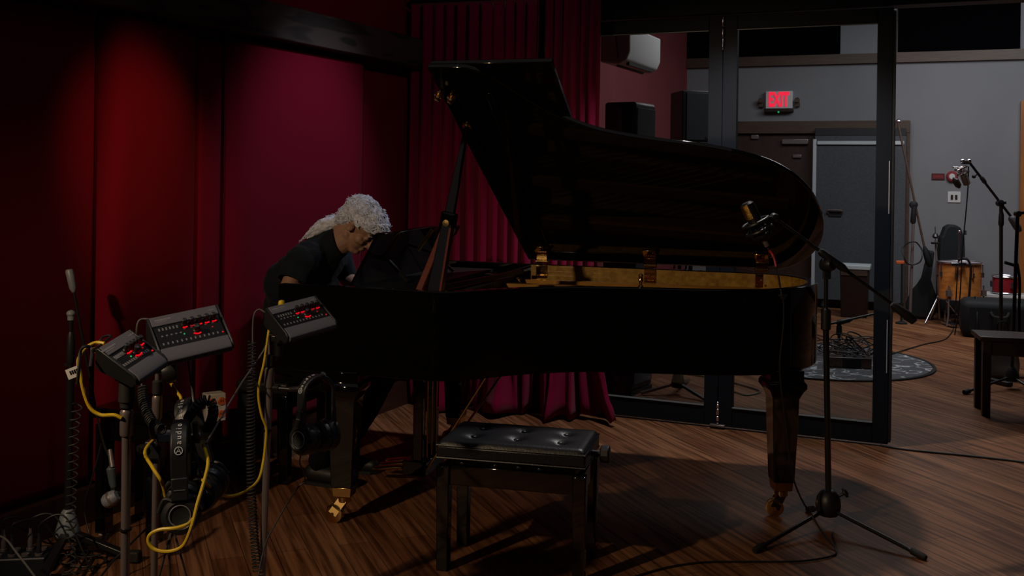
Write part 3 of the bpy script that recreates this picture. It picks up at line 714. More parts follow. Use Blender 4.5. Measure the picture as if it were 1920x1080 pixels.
def cush(u, v):
    x = (u-.5)*.575; y = (v-.5)*.345; e = min(u, 1-u)*.575; f = min(v, 1-v)*.345
    k = sqrt(max(0, 1-(1-min(1, e/.03))**2)) * sqrt(max(0, 1-(1-min(1, f/.03))**2))
    d = sum(.016*math.exp(-((x-a)**2+(y-b)**2)/.0009) + .006*math.exp(-((x-a)**2+(y-b)**2)/.006) for a, b in btn)
    return BM @ Vector((x*(.985+.015*k), y*(.985+.015*k), .4795 + .022*k - d + .006*cos((u-.5)*pi)*cos((v-.5)*pi)))
cb = MB(BM).box((0, 0, .4575), (.572, .342, .047)).build('cushion_side', 'leather', bn, bevel=.008)
MB().grid(cush, 72, 48).build('seat_cushion', 'leather', bn, sharp=180)
ed = [(-.285, -.170), (.285, -.170), (.285, .170), (-.285, .170)]
MB(BM).tube([Vector((a, b, .481)) for a, b in ed], .004, 6, closed=True).tube([Vector((a, b, .434)) for a, b in ed], .0035, 6, closed=True).build('piping', 'leather', bn)
for a, b in btn: MB(BM).ell((a, b, .494), (.011, .011, .005)).build('tuft_button', 'leather', bn)
kn = MB(BM).cyl((.285, -.02, .455), (.325, -.02, .455), .012); kn.tube([(.318, -.02, .455), (.322, -.02, .455), (.352, -.02, .455), (.355, -.02, .455)], [.02, .033, .033, .028], 10); kn.build('height_knob', 'black_plastic', bn, bevel=.003)
# ------------------------------------------------------------------ the pianist
PP = PM @ Matrix.Translation((.055, -.13, 0))
E0 = Vector((.020, .77, 1.252)); PIT = radians(46)
HM = PP @ Matrix.Translation(E0) @ Matrix.Rotation(PIT, 4, 'Y')      # head frame: x to the face, y away from us, z to the crown
body = MB()
def bc_(p, q, r0, r1): body.M = PP; body.cone(p, q, r0, r1, 16)
# torso, neck, limbs
bc_((-.36, .77, .66), (-.35, .77, .80), .118, .115); bc_((-.35, .77, .80), (-.27, .77, .97), .115, .125); bc_((-.27, .77, .97), (-.19, .77, 1.09), .12, .10)
bc_((-.20, .66, 1.09), (-.20, .88, 1.09), .07, .07); bc_((-.36, .70, .625), (-.36, .84, .625), .10, .10)
bc_((-.19, .77, 1.10), (-.035, .77, 1.185), .064, .058); bc_((-.13, .77, 1.145), (-.02, .77, 1.215), .062, .056)
SH = {-1: Vector((-.20, .585, 1.085)), 1: Vector((-.19, .955, 1.085))}
EL = {-1: Vector((-.215, .50, .962)), 1: Vector((-.17, 1.02, .958))}
WR = {-1: Vector((-.045, .62, .852)), 1: Vector((-.035, .90, .932))}
for s in (-1, 1):
    bc_(SH[s], EL[s], .050, .040); bc_(EL[s], EL[s].lerp(WR[s], .35), .041, .040); bc_(EL[s].lerp(WR[s], .35), WR[s], .040, .027)
    # hand: palm, four fingers of different length, thumb
    wr = WR[s]; fw = Vector((.9, .12, -.42) if s < 0 else (.62, -.05, -.78)).normalized(); sd = Vector((0, 1, 0)); sd = (sd - fw*sd.dot(fw)).normalized()
    pc = wr + fw*.045
    for k in (-1, -.33, .33, 1): bc_(wr + sd*k*.016, wr + fw*.082 + sd*k*.027, .014, .0125)
    for k, ln_ in ((-1, .86), (-.33, 1.0), (.33, .97), (1, .78)):
        kk = k*s*-1
        a = wr + fw*.084 + sd*kk*.028; d1 = (fw + sd*kk*.10 + Vector((0,0,.12))).normalized(); d2 = (fw*.75 + Vector((0,0,-.55)) + sd*kk*.08).normalized(); d3 = (fw*.25 + Vector((0,0,-1))).normalized()
        b_ = a + d1*.042*ln_; c_ = b_ + d2*.026*ln_; e_ = c_ + d3*.020*ln_
        bc_(a, b_, .0095, .0088); bc_(b_, c_, .0088, .0082); bc_(c_, e_, .0082, .0070)
    ts = sd*s*-1                                                    # thumbs point to each other
    a = wr + fw*.026 + ts*-.020*-1; b_ = a + (fw*.7 + ts*.75).normalized()*.040; c_ = b_ + (fw*.9 + ts*.35 + Vector((0,0,-.3))).normalized()*.030
    bc_(a, b_, .0125, .0105); bc_(b_, c_, .0105, .0085)
HIP = {-1: Vector((-.32, .68, .62)), 1: Vector((-.32, .86, .62))}
KN = {-1: Vector((.08, .615, .465)), 1: Vector((.08, .91, .465))}
AN = {-1: Vector((-.105, .635, .10)), 1: Vector((-.11, .885, .10))}
for s in (-1, 1):
    bc_(HIP[s], KN[s], .075, .052); bc_(KN[s], KN[s].lerp(AN[s], .4), .050, .048); bc_(KN[s].lerp(AN[s], .4), AN[s], .047, .035)
    bc_(AN[s] + Vector((0, 0, -.04)), AN[s] + Vector((.14, 0, -.055)), .034, .028)
# head
body.M = HM
el = lambda c, r, R=None: body.ell(c, r, R, 20, 14)
el((-.012, 0, .055), (.094, .074, .080)); el((.012, 0, .030), (.088, .072, .080)); el((.050, 0, -.030), (.050, .058, .080)); el((.030, 0, -.06), (.058, .052, .055))
el((.072, 0, -.100), (.028, .028, .020)); body.cone((.0, -.045, -.065), (.066, -.018, -.102), .020, .018); body.cone((.0, .045, -.065), (.066, .018, -.102), .020, .018)
el((.086, 0, .020), (.014, .050, .014)); el((.075, 0, .055), (.022, .052, .035))
body.cone((.094, 0, .004), (.116, 0, -.032), .010, .012); el((.119, 0, -.037), (.014, .013, .011)); el((.105, -.012, -.040), (.012, .009, .008)); el((.105, .012, -.040), (.012, .009, .008))
for s in (-1, 1):
    el((.084, .031*s, -.003), (.013, .015, .012)); el((.076, .040*s, -.032), (.018, .018, .016)); el((.060, .052*s, -.030), (.022, .014, .022))
    Re = Matrix.Rotation(radians(-12), 3, 'Y')
    el((-.004, .075*s, -.006), (.019, .008, .031), Re); el((-.006, .082*s, .010), (.015, .006, .014), Re); el((-.003, .079*s, -.028), (.010, .006, .010), Re)
el((.097, 0, -.063), (.013, .024, .0065)); el((.095, 0, -.074), (.012, .021, .0075)); el((.094, 0, -.055), (.010, .020, .010))
body.cone((-.028, 0, -.02), (-.032, 0, -.13), .058, .058)
body.M = None
person = body.build('pianist', 'skin', mods=[('REMESH', dict(mode='VOXEL', voxel_size=.0042)), ('SMOOTH', dict(factor=.5, iterations=3))])
tag(person, 'grey-haired person in dark clothes bent over the piano keyboard', 'person')
# eyes lids line and brows as small parts
for s in (-1, 1):
    MB(HM).tube(cat([(.089, .020*s, -.010), (.0965, .030*s, -.0115), (.088, .043*s, -.009)], 5), .0016, 6).build('eyelashes', 'dark_brown', person)
    MB(HM).tube(cat([(.099, .014*s, .016), (.099, .030*s, .021), (.087, .050*s, .017)], 5), [.003]*10 + [.002], 6).build('eyebrow', 'hair', person)
# hair: wavy cap, ponytail, loose curls
hb = MB(HM)
hb.ell((-.022, 0, .052), (.103, .085, .086), None, 22, 14); hb.ell((.035, 0, .086), (.062, .072, .050)); hb.ell((.086, 0, .078), (.040, .060, .036)); hb.ell((.055, -.030, .060), (.052, .050, .048)); hb.ell((.055, .030, .060), (.052, .050, .048))
hb.ell((-.070, 0, -.010), (.050, .068, .066)); hb.ell((-.078, 0, -.045), (.04, .05, .045))
for s in (-1, 1): hb.ell((.018, .064*s, .045), (.045, .022, .034)); hb.ell((.048, .060*s, .040), (.024, .017, .022))
hair = hb.build('hair', 'hair', person, mods=[('REMESH', dict(mode='VOXEL', voxel_size=.0045)), ('SMOOTH', dict(factor=.5, iterations=4))])
for v in hair.data.vertices:
    p = chain(person) @ v.co; q = HM.inverted() @ p
    a = noise.noise(Vector((q.x*38 + 3*noise.noise(q*30), q.y*38, q.z*70))); b2 = noise.noise(q*120)
    v.co += v.normal*(.0075*a + .003*b2)
# face opening: nothing of the hair in front of the brow line
me = hair.data
import bmesh
bmm = bmesh.new(); bmm.from_mesh(me); Hi = HM.inverted() @ chain(person)
kill = []
for f in bmm.verts:
    q = Hi @ f.co
    if (q.x > .030 and q.z < (.030 if abs(q.y) > .045 else .048)) or (-.030 < q.x <= .030 and q.z < .016 and abs(q.y) > .055): kill.append(f)
bmesh.ops.delete(bmm, geom=kill, context='VERTS'); bmm.to_mesh(me); bmm.free()
rc = random.Random(4); cu = MB()
vs = [(v.co.copy(), v.normal.copy()) for v in hair.data.vertices]
Pc = chain(person)
for i in range(900):
    c, n = vs[rc.randrange(len(vs))]; q = Hi @ c
    if q.z < .0 and q.x > -.02: continue
    if q.x > .02 and q.z < .05: continue
    up = (Pc.to_3x3() @ n); h3 = HM.to_3x3(); sway = noise.noise(q*22)
    tdir = h3 @ Vector((-1 if q.x < .05 else -.6, .9*sway + (.35 if q.y > 0 else -.35), -.25 + .8*noise.noise(q*16 + Vector((9, 0, 0)))))
    tdir = (tdir - up*tdir.dot(up)).normalized(); bi = up.cross(tdir); p = Pc @ c; L = rc.uniform(.03, .055); ph = rc.uniform(0, 6); am = rc.uniform(.002, .006)
    ts_ = [k/8 for k in range(9)]
    cu.tube([p + tdir*L*(t-.5) - up*((L*(t-.5))**2/.15) + up*(.0022 + .0015*sin(t*9+ph)) + bi*am*cos(t*8+ph) for t in ts_], [.0007, .0016, .0021, .0022, .0022, .0021, .0018, .0013, .0005], 5)
for i in range(60):                                                # loose frizz
    c, n = vs[rc.randrange(len(vs))]; q = Hi @ c
    if q.z < .05: continue
    p = Pc @ c; nn = Pc.to_3x3() @ n; tdir = HM.to_3x3() @ Vector((rc.uniform(-1, .6), rc.uniform(-.6, .6), 0)); ph = rc.uniform(0, 6)
    cu.tube([p + nn*.0028*k + tdir*.006*k + nn*.002*sin(k*1.7+ph) for k in range(4)], [.0010, .0010, .0008, .0003], 5)
tag(cu.build('curls', 'hair', hair), kind='stuff')
pt_ = MB(PP); tail = cat([(-.075, .77, 1.245), (-.115, .77, 1.258), (-.165, .765, 1.245), (-.215, .76, 1.212), (-.255, .757, 1.175)], 6); n = len(tail)
tl = pt_.tube(tail, [.020 + .018*sin(min(1, i/(n-1)*1.1+.12)*pi*.9) for i in range(n)], 14).build('ponytail', 'hair', person, mods=[('REMESH', dict(mode='VOXEL', voxel_size=.005))])
for v in tl.data.vertices:
    q = chain(person) @ v.co; v.co += v.normal*(.006*noise.noise(Vector((q.x*25, q.y*70, q.z*70))) + .003*noise.noise(q*140))
wv = MB()
for i in range(110):
    k = rc.randrange(3, n-1); a = rc.uniform(0, 2*pi); r_ = .034; p = PP @ (Vector(tail[k]) + Vector((0, cos(a)*r_*.8, sin(a)*r_)))
    d = PP.to_3x3() @ (Vector(tail[min(k+1, n-1)]) - Vector(tail[k-1])).normalized(); u = Vector((0, 0, 1)); ph = rc.uniform(0, 6)
    wv.tube([p + d*.011*j + u*.005*sin(j*1.4+ph) + Vector((rc.uniform(-1,1), rc.uniform(-1,1), 0))*.002 for j in range(6)], [.0018]*5 + [.0006], 5)
tag(wv.build('ponytail_strands', 'hair', tl), kind='stuff')
# t-shirt, trousers, shoes
def folds(o, amp, f, seed):
    for v in o.data.vertices:
        q = Pc @ v.co; lq = PP.inverted() @ q
        v.co += v.normal*(amp*noise.noise(Vector((lq.x*f*1.6 + seed, lq.y*f*.9, lq.z*f*.45))) + amp*.35*noise.noise(lq*f*3))
s_ = MB(PP)
s_.cone((-.345, .77, .70), (-.35, .77, .82), .142, .142); s_.cone((-.355, .77, .80), (-.275, .77, .965), .142, .152); s_.cone((-.275, .77, .965), (-.195, .77, 1.085), .150, .112)
s_.cone((-.33, .70, .95), (-.215, .66, 1.06), .125, .095); s_.cone((-.33, .84, .95), (-.215, .88, 1.06), .125, .095)
s_.cone((-.20, .66, 1.085), (-.19, .58, 1.075), .088, .075); s_.cone((-.20, .88, 1.085), (-.19, .95, 1.075), .088, .075)
s_.cone((-.205, .77, 1.10), (-.095, .77, 1.165), .098, .078)
s_.cone((-.26, .77, .90), (-.20, .77, .92), .13, .11); s_.cone((-.30, .77, .72), (-.24, .77, .92), .13, .10)
for s in (-1, 1): s_.cone(SH[s], SH[s].lerp(EL[s], .74), .073, .068)
shirt = s_.build('t_shirt', 'shirt', person, mods=[('REMESH', dict(mode='VOXEL', voxel_size=.008)), ('SMOOTH', dict(factor=.5, iterations=5))])
folds(shirt, .008, 13, 2.0)
bmm = bmesh.new(); bmm.from_mesh(shirt.data); Ps = PP.inverted() @ Pc
def cutaway(test, co, no):
    fs = [f for f in bmm.faces if test(Ps @ f.calc_center_median())]; g = set(fs)
    for f in fs: g.update(f.verts); g.update(f.edges)
    bmesh.ops.bisect_plane(bmm, geom=list(g), plane_co=Pi_ @ Vector(co), plane_no=(Pi_.to_3x3() @ Vector(no)).normalized(), clear_outer=True)
Pi_ = Ps.inverted()
cutaway(lambda q: q.z > 1.04 and abs(q.y-.77) < .12 and q.x > -.21, (-.070, .77, 1.15), (.86, 0, .30))
for s in (-1, 1): cutaway(lambda q: (q-EL[s]).length < .11, SH[s].lerp(EL[s], .80), EL[s]-SH[s])
bmm.to_mesh(shirt.data); bmm.free()
md = shirt.modifiers.new('s', 'SOLIDIFY'); md.thickness = .005
t_ = MB(PP); t_.cone((-.345, .70, .622), (-.345, .84, .622), .122, .122); t_.cone((-.345, .70, .622), (-.35, .72, .74), .122, .122); t_.cone((-.345, .84, .622), (-.35, .82, .74), .122, .122)
for s in (-1, 1): t_.cone(HIP[s], KN[s], .095, .070); t_.cone(KN[s], KN[s].lerp(AN[s], .5), .070, .068); t_.cone(KN[s].lerp(AN[s], .5), AN[s] + Vector((0, 0, .02)), .070, .060)
tr = t_.build('trousers', 'trousers', person, mods=[('REMESH', dict(mode='VOXEL', voxel_size=.010)), ('SMOOTH', dict(factor=.5, iterations=4))]); folds(tr, .008, 16, 5.0)
for s in (-1, 1):
    a = AN[s]; sh = MB(PP); sh.cone(a + Vector((-.035, 0, -.045)), a + Vector((.05, 0, -.052)), .045, .044).cone(a + Vector((.05, 0, -.052)), a + Vector((.165, 0, -.062)), .044, .036)
    so_ = sh.build('shoe', 'shoe', person, mods=[('REMESH', dict(mode='VOXEL', voxel_size=.007)), ('SMOOTH', dict(factor=.5, iterations=3))])
    for v in so_.data.vertices:
        q = Ps @ v.co
        if q.z < .014: q.z = .014; v.co = Ps.inverted() @ q
    MB(PP).prism([(a.x-.075, a.y-.036), (a.x+.06, a.y-.046), (a.x+.17, a.y-.036), (a.x+.20, a.y), (a.x+.17, a.y+.036), (a.x+.06, a.y+.046), (a.x-.075, a.y+.036)], lambda x, y: (x, y, .001), lambda x, y: (x, y, .017)).build('sole', 'black_rubber', so_)
# pianist's bench
pbx = Vector((-.325, .64, 0)); pbn = thing('pianist_bench', 'black bench the grey-haired pianist sits on', 'bench', pw(*pbx), PY); QM = chain(pbn)
for sx in (-1, 1):
    for sy in (-1, 1): MB(QM).box((sx*.115, sy*.19, .19), (.05, .05, .38), taper=.9).build('leg', 'black_lacquer', pbn, bevel=.003)
MB(QM).box((0, 0, .395), (.27, .44, .07)).build('apron', 'black_lacquer', pbn, bevel=.004)
MB(QM).box((0, 0, .4615), (.29, .46, .065)).build('seat_cushion', 'leather', pbn, bevel=.02, seg=3)
# ------------------------------------------------------------------ personal monitor mixers on chrome stands (left foreground)
def mixer(label, MX, wd, dp_, seed, group='headphone mixers on chrome stands'):
    # MX: frame of the sloping top: x along the front edge, y towards the rear, z out of the panel; origin at the middle of the top
    t = thing('monitor_mixer', label, 'mixer', MX.translation, 0, group); t.rotation_mode = 'QUATERNION'; t.rotation_quaternion = MX.to_quaternion()
    A = chain(t); w = wd/2; d = dp_/2; k = dp_/.17
    prof = [(-d, -.012), (-d+.004, -.004), (-d+.03, 0), (d-.002, 0), (d, -.004), (d-.008, -.066*k), (d-.02, -.072*k), (-d+.012, -.030)]
    MB(A).prism(prof, lambda a, b: (-w+.006, a, b), lambda a, b: (w-.006, a, b)).build('body', 'mixer_black', t, bevel=.002)
    pr2 = [(-d-.006, -.014), (-d-.002, -.002), (-d+.012, .004), (d+.001, .004), (d+.004, -.004), (d-.006, -.072*k), (d-.02, -.078*k), (-d+.004, -.034)]
    for s in (-1, 1): MB(A).prism(pr2, lambda a, b: (s*w-.003, a, b), lambda a, b: (s*w+.003, a, b)).build('side_cheek', 'black_plastic', t, bevel=.0015)
    bar = [(-d-.008, -.022), (-d-.012, -.012), (-d-.008, -.001), (-d+.002, .0035), (-d+.034, .0035), (-d+.034, -.003), (-d+.002, -.026)]
    MB(A).prism(bar, lambda a, b: (-w+.004, a, b), lambda a, b: (w-.004, a, b)).build('front_rail', 'mixer_grey', t, bevel=.002)
    MB(A).box((0, d-.016, .001), (2*w-.008, .034, .006)).build('rear_rail', 'mixer_grey', t, bevel=.002)
    pk = MB(A); rr = random.Random(seed)
    pk.box((-w*.62, d-.014, .0042), (.045, .006, .0006)); pk.box((-w*.66, d-.021, .0042), (.03, .003, .0006)); pk.box((w*.78, d-.015, .0042), (.016, .004, .0006))
    for i in range(6): pk.box((-w*.80 + i*w*.10, d-.046, .0006), (.004, .010, .0008))
    for i in range(13): pk.box((-w*.82 + i*w*.128, -d+.050, .0006), (.004, .008, .0008))
    for i in range(5): pk.box((-w*.78 + i*w*.13, -d+.078, .0006), (.005, .005, .0008))
    for i in range(5): pk.box((-w*.12 + i*w*.2, d-.060, .0006), (.007, .0018, .0008))
    tag(pk.build('printed_marks', 'print_grey', t), 'pale printed legends on the black panel', kind='stuff')
    pos = [(w*(-.10 + .21*i), d-.046) for i in range(5)] + [(w*.18, -d*.02)]
    for i, (x, y) in enumerate(pos):
        r = .0085 if i < 5 else .0105
        kn = MB(A).lathe([(r, 0), (r, .006), (r*.8, .008), (r*.75, .024), (r*.6, .025), (0, .025)], (x, y, 0), n=14).build('knob', 'black_plastic', t)
        a0 = -2.15 if i < 5 else -2.5; a1 = -1.0 if i < 5 else -.9
        MB(A).tube([(x + (r+.0028)*cos(a0+(a1-a0)*j/8), y + (r+.0028)*sin(a0+(a1-a0)*j/8), .0035) for j in range(9)], .0022, 6).build('led_ring', 'led_red' if (i+seed) % 5 != 3 else 'led_dim', kn)
    for x, y, m_ in ((w*.86, -d*.34, 'led_red'), (w*.64, -d*.0, 'led_dim'), (-w*.18, -d*.05, 'led_green')):
        MB(A).ell((x, y, .001), (.0022, .0022, .0018)).build('indicator_light', m_, t)
    jk = MB(A)
    for x in (-w*.6, -w*.2, w*.3): jk.lathe([(.0, 0), (.009, 0), (.009, .012), (.006, .013)], (x, d-.008, -.03), (0, 1, 0), n=12)
    tag(jk.build('socket', 'dull_chrome', t), kind='stuff')
    return t
def mxf(px, py, D, X, Y): return frame3(X, Y, dp(px, py, D))
F2 = mxf(357, 622, 2.9, (.167, .105, .030), (-.0625, .103, .104)); m2 = mixer('middle and largest looking mixer, its lit red knobs turned to the camera', F2, .195, .148, 2)
F3 = mxf(566, 592, 3.35, (.143, .13, .030), (-.087, .10, .087)); m3 = mixer('right hand mixer in front of the piano with a yellow plug behind', F3, .180, .138, 5)
F1 = mxf(249, 664, 2.62, (.052, .105, .040), (-.102, .060, .083)); m1 = mixer('left hand mixer tilted steeply on its stand with yellow cable', F1, .106, .128, 1)
def chrome_stand(label, top, ztop, base, rl=.0125, ru=.009, clutch=None, cl_r=.017, zj=None, r_base=.135):
    t = thing('microphone_stand', label, 'stand', (base.x, base.y, 0), 0, 'chrome stands holding the mixers')
    T = Vector((top.x, top.y, ztop)); B = Vector((base.x, base.y, 0)); ax = (T-B).normalized(); at = lambda z: B + (T-B)*(z/ztop)
    MB().lathe([(r_base, 0), (r_base, .012), (r_base*.9, .02), (.03, .03), (.02, .06), (0, .06)], B, n=32).build('round_base', 'black_metal', t)
    MB().cyl(at(.03), at(clutch), rl).build('lower_tube', 'dull_chrome', t)
    MB().cyl(at(clutch), T, ru).build('upper_tube', 'dull_chrome', t)
    MB().tube([at(clutch-.06), at(clutch-.055), at(clutch-.01), at(clutch), at(clutch+.006)], [cl_r*.9, cl_r, cl_r, cl_r, cl_r*.8], 16).build('clutch_sleeve', 'dull_chrome', t)
    MB().tube([at(clutch+.006), at(clutch+.012), at(clutch+.045), at(clutch+.05)], [cl_r*.7, cl_r*1.02, cl_r*1.02, cl_r*.6], 16).build('clutch_grip', 'black_rubber', t)
    if zj: MB().tube([at(zj-.004), at(zj-.003), at(zj+.003), at(zj+.004)], [rl, rl+.004, rl+.004, rl], 16).build('collar', 'black_metal', t)
    return t, T, at
def under(Fm, off=-.085, y=.02, x=0): return Fm @ Vector((x, y, off))
def platform(Fm, t, T, rear=.03, x=0):                             # tilting plate between stand and mixer
    a = Fm @ Vector((x, rear, -.082))
    MB().cyl(T - Vector((0, 0, .05)), T, .016).build('thread_sleeve', 'black_metal', t)
    MB().beam(T, a, .03, .03).build('tilt_bracket', 'black_metal', t, bevel=.003)
    pl_ = MB(Fm); pl_.box((x, rear-.005, -.083), (.09, .075, .005)); pl_.build('support_plate', 'black_metal', t, bevel=.001)
tA = dp(238, 716, 2.63); bA = dp(236, 1080, 2.63)
sA, TA, atA = chrome_stand('chrome stand under the left hand tilted mixer', tA, tA.z, bA, .0112, .009, clutch=dp(236, 772, 2.63).z, cl_r=.0165, zj=dp(236, 992, 2.63).z)
MB().beam(dp(222, 709, 2.63), dp(256, 711, 2.66), .05, .02).build('mixer_clamp', 'black_metal', sA, bevel=.003)
MB().cyl(dp(238, 716, 2.63), dp(238, 752, 2.63), .019, .021).build('grip_sleeve', 'black_rubber', sA)
tB = dp(313, 664, 2.93); bB = dp(288, 1080, 2.93)
sB, TB, atB = chrome_stand('chrome stand under the middle mixer, headphone hooks clamped on', dp(296, 690, 2.93), dp(296, 690, 2.93).z, bB, .0095, .0075, clutch=dp(290, 745, 2.93).z, cl_r=.0145)
MB().tube([dp(313, 668, 2.93), dp(313, 672, 2.93), dp(311, 690, 2.93), dp(311, 696, 2.93)], [.014, .018, .018, .014], 14).build('thread_sleeve', 'black_metal', sB)
MB().beam(dp(313, 668, 2.93), F2 @ Vector((-.04, -.02, -.045)), .035, .03).build('tilt_bracket', 'black_metal', sB, bevel=.003)
MB().lathe([(.0, -.02), (.028, -.018), (.033, 0), (.028, .018), (0, .02)], dp(318, 697, 2.93), (1, .2, .1), n=20).build('swivel_knob', 'black_plastic', sB)
MB().beam(dp(318, 697, 2.93), dp(294, 692, 2.93), .022, .02).build('swivel_arm', 'chrome', sB, bevel=.003)
tC = dp(508, 640, 3.42); bC = dp(490, 1080, 3.42)
sC, TC, atC = chrome_stand('chrome stand under the right hand mixer beside the piano', dp(508, 628, 3.42), dp(508, 628, 3.42).z, bC, .0115, .0085, clutch=dp(505, 692, 3.42).z, cl_r=.0165, zj=dp(500, 806, 3.42).z)
MB().beam(dp(510, 634, 3.42), dp(530, 634, 3.42), .03, .02).cyl(dp(523, 668, 3.42), dp(524, 640, 3.42), .014, .016).cyl(dp(521, 640, 3.42), dp(528, 632, 3.42), .02).build('tilt_bracket', 'black_metal', sC, bevel=.003)
MB().beam(dp(524, 640, 3.42), F3 @ Vector((-.02, .02, -.07)), .04, .03).build('support_plate', 'black_metal', sC, bevel=.003)
# ------------------------------------------------------------------ headphones
def arcband(C, R, ax_x, ax_z, a0, a1, n=20): return [C + ax_x*R*sin(a0+(a1-a0)*i/n) + ax_z*R*cos(a0+(a1-a0)*i/n) for i in range(n+1)]
def ribbon(mb, pts, side, wdt, th, widths=None):
    V = []; F = []; N = len(pts); side = side.normalized()
    for i, p in enumerate(pts):
        t = (pts[min(i+1, N-1)] - pts[max(i-1, 0)]).normalized(); n = t.cross(side).normalized(); w_ = (widths[i] if widths else wdt)/2
        V += [p - side*w_ + n*th/2, p + side*w_ + n*th/2, p + side*w_ - n*th/2, p - side*w_ - n*th/2]
    for i in range(N-1):
        for k in range(4): F.append((i*4+k, i*4+(k+1) % 4, i*4+4+(k+1) % 4, i*4+4+k))
    F += [(3,2,1,0), ((N-1)*4, (N-1)*4+1, (N-1)*4+2, (N-1)*4+3)]
    return mb.add(V, F)
def headphones(label, top, out, right, s=1.0, spread=.075, drop=.155, hang=0, cupface=None, logo=True, back=True):
    """top: highest point of the band; out: direction from the far cup to the near cup (towards the viewer), right: width direction of the band"""
    out = Vector(out).normalized(); up = Vector((0, 0, 1)); right = Vector(right); right = (right - out*right.dot(out)).normalized(); up = out.cross(right); up = up if up.z > 0 else -up
    t = thing('headphones', label, 'headphones', top, 0, 'closed studio headphones')
    R = spread*s; C = top - up*R
    band = [C - up*drop*s*.45 + out*R*1.02] + arcband(C, R, out, up, radians(95), radians(-95), 26) + [C - up*drop*s*.45 - out*R*1.02]
    b = ribbon(MB(), band, right, .040*s, .014*s).build('headband', 'black_plastic', t, bevel=.004)
    for sg in (1, -1):
        j = C - up*drop*s*.45 + out*R*1.04*sg; k = C - up*drop*s*.72 + out*R*1.08*sg
        ribbon(MB(), [j + up*.018*s, j - up*.01, k], right, .038*s, .017*s).build('size_slider', 'black_plastic', t, bevel=.003)
        ribbon(MB(), [j - up*.010 + out*sg*.0095*s, j - up*.012 + out*sg*.0095*s], right, .026*s, .001).build('slider_mark', 'print_grey', t)
        c = C - up*drop*s + out*R*.98*sg; fo = out*sg
        if sg > 0 and cupface is not None: fo = Vector(cupface).normalized()
        yk = [k + right*.018*s, c + up*.036*s + right*.044*s, c + right*.050*s]
        for q in (1, -1): MB().tube(cat([k + right*.016*s*q, c + up*.040*s + right*.036*s*q, c + up*.01*s + right*.050*s*q], 5), .005*s, 8).build('yoke', 'black_plastic', t)
        cup = MB().lathe([(.036, -.024), (.048, -.020), (.050, -.008), (.049, .004), (.044, .012), (.034, .0155), (.030, .013), (0, .0135)], c, fo, n=36)
        cu_ = cup.build('ear_cup', 'black_plastic', t)
        MB().lathe([(.0285, .0125), (.0285, .0165), (.0315, .0165), (.0315, .0125)], c, fo, n=40).build('cup_ring', 'dull_chrome', cu_) if False else MB().tube([c + fo*.0155*1 + (fo.orthogonal().normalized()*cos(g) + fo.cross(fo.orthogonal().normalized())*sin(g))*.0262 for g in [2*pi*i/40 for i in range(40)]], .0016, 8, closed=True).build('cup_ring', 'print_grey', cu_)
        MB().lathe([(.022, -.048), (.040, -.048), (.049, -.040), (.050, -.030), (.046, -.022)], c, fo, n=32).build('ear_pad', 'leather', t)
    if logo:                                                        # emblem and letters along the band, reading upwards
        yv = -right; a_mid = radians(70)
        pos = lambda a: (C + out*(R+.0078*s)*sin(a) + up*(R+.0078*s)*cos(a)); nrm = lambda a: (out*sin(a) + up*cos(a))
        tang = lambda a: (up*sin(a) - out*cos(a))
        a = radians(74); fm = frame3(tang(a), -right*-1 if False else nrm(a).cross(tang(a)), pos(a)); 
        MB().tube([fm @ Vector((.0088*s*cos(g), .0088*s*sin(g), .0006)) for g in [2*pi*i/24 for i in range(24)]], .0011*s, 5, closed=True).tube([fm @ Vector(p) for p in ((-.005*s, -.005*s, .0006), (.006*s, 0, .0006), (-.005*s, .005*s, .0006))], .0010*s, 5).tube([fm @ Vector(p) for p in ((-.001*s, -.003*s, .0006), (-.001*s, .003*s, .0006))], .0009*s, 5).build('emblem', 'white_print', b)
        al = radians(60)
        for i, ch in enumerate('audio'):
            a = al - i*radians(8.6)*.075/spread; fm = frame3(tang(a), nrm(a).cross(tang(a)), pos(a) + nrm(a)*.0006)
            text_mesh(ch, .019*s, 'letter', 'white_print', fm, b, .0003)
    return t, C, up, out, right
hx = Vector((-.30, -1, 0)).normalized(); hr = Vector((1, -.28, .06))
DH = 2.66
# hook bar clamped on the middle stand
hk = thing('headphone_hook', 'dark double hook bar holding two pairs of headphones', 'headphone hook', dp(292, 845, 2.93), 0)
b0 = dp(294, 818, 2.80); b1 = dp(375, 819, 2.84)
MB().beam(b0, b1, .05, .026).build('cross_bar', 'mixer_grey', hk, bevel=.004)
for p in (b0, b1):
    MB().tube(cat([p + Vector((0, .09, -.03)), p + Vector((0, .05, -.012)), p, p + Vector((0, -.035, .012)), p + Vector((0, -.045, .05))], 5), .0085, 8).build('hook_arm', 'black_plastic', hk)
MB().cyl(dp(258, 841, 2.9), dp(286, 838, 2.93), .009).cyl(dp(262, 842, 2.9), dp(276, 841, 2.91), .013).build('clamp_screw', 'black_metal', hk)
MB().box(dp(291, 841, 2.93), (.045, .05, .05)).beam(dp(296, 838, 2.93), b0 + Vector((0, .05, -.012)), .02, .02).build('clamp_block', 'black_plastic', hk, bevel=.004)
hp1 = headphones('front pair of headphones on the hook bar, cup ring facing the camera', dp(338, 793, 2.72), (.24, -.97, 0), (.97, .24, .04), 1.08, .070, .132, cupface=(.20, -1, .14))
hp2 = headphones('rear pair of headphones hung behind the front pair on the bar', dp(346, 752, 2.88), (.02, -1, 0), (1, .02, .26), 1.0, .062, .185)
hp3 = headphones('headphones hanging on the right hand mixer stand before the piano leg', dp(594, 706, 3.36), (-.72, -.70, 0), (.75, -.66, .0), 1.0, .055, .140, cupface=(-.55, -.83, .1))
hk2 = thing('headphone_hook', 'small clamp arm holding headphones on the right hand stand', 'headphone hook', dp(512, 727, 3.42), 0)
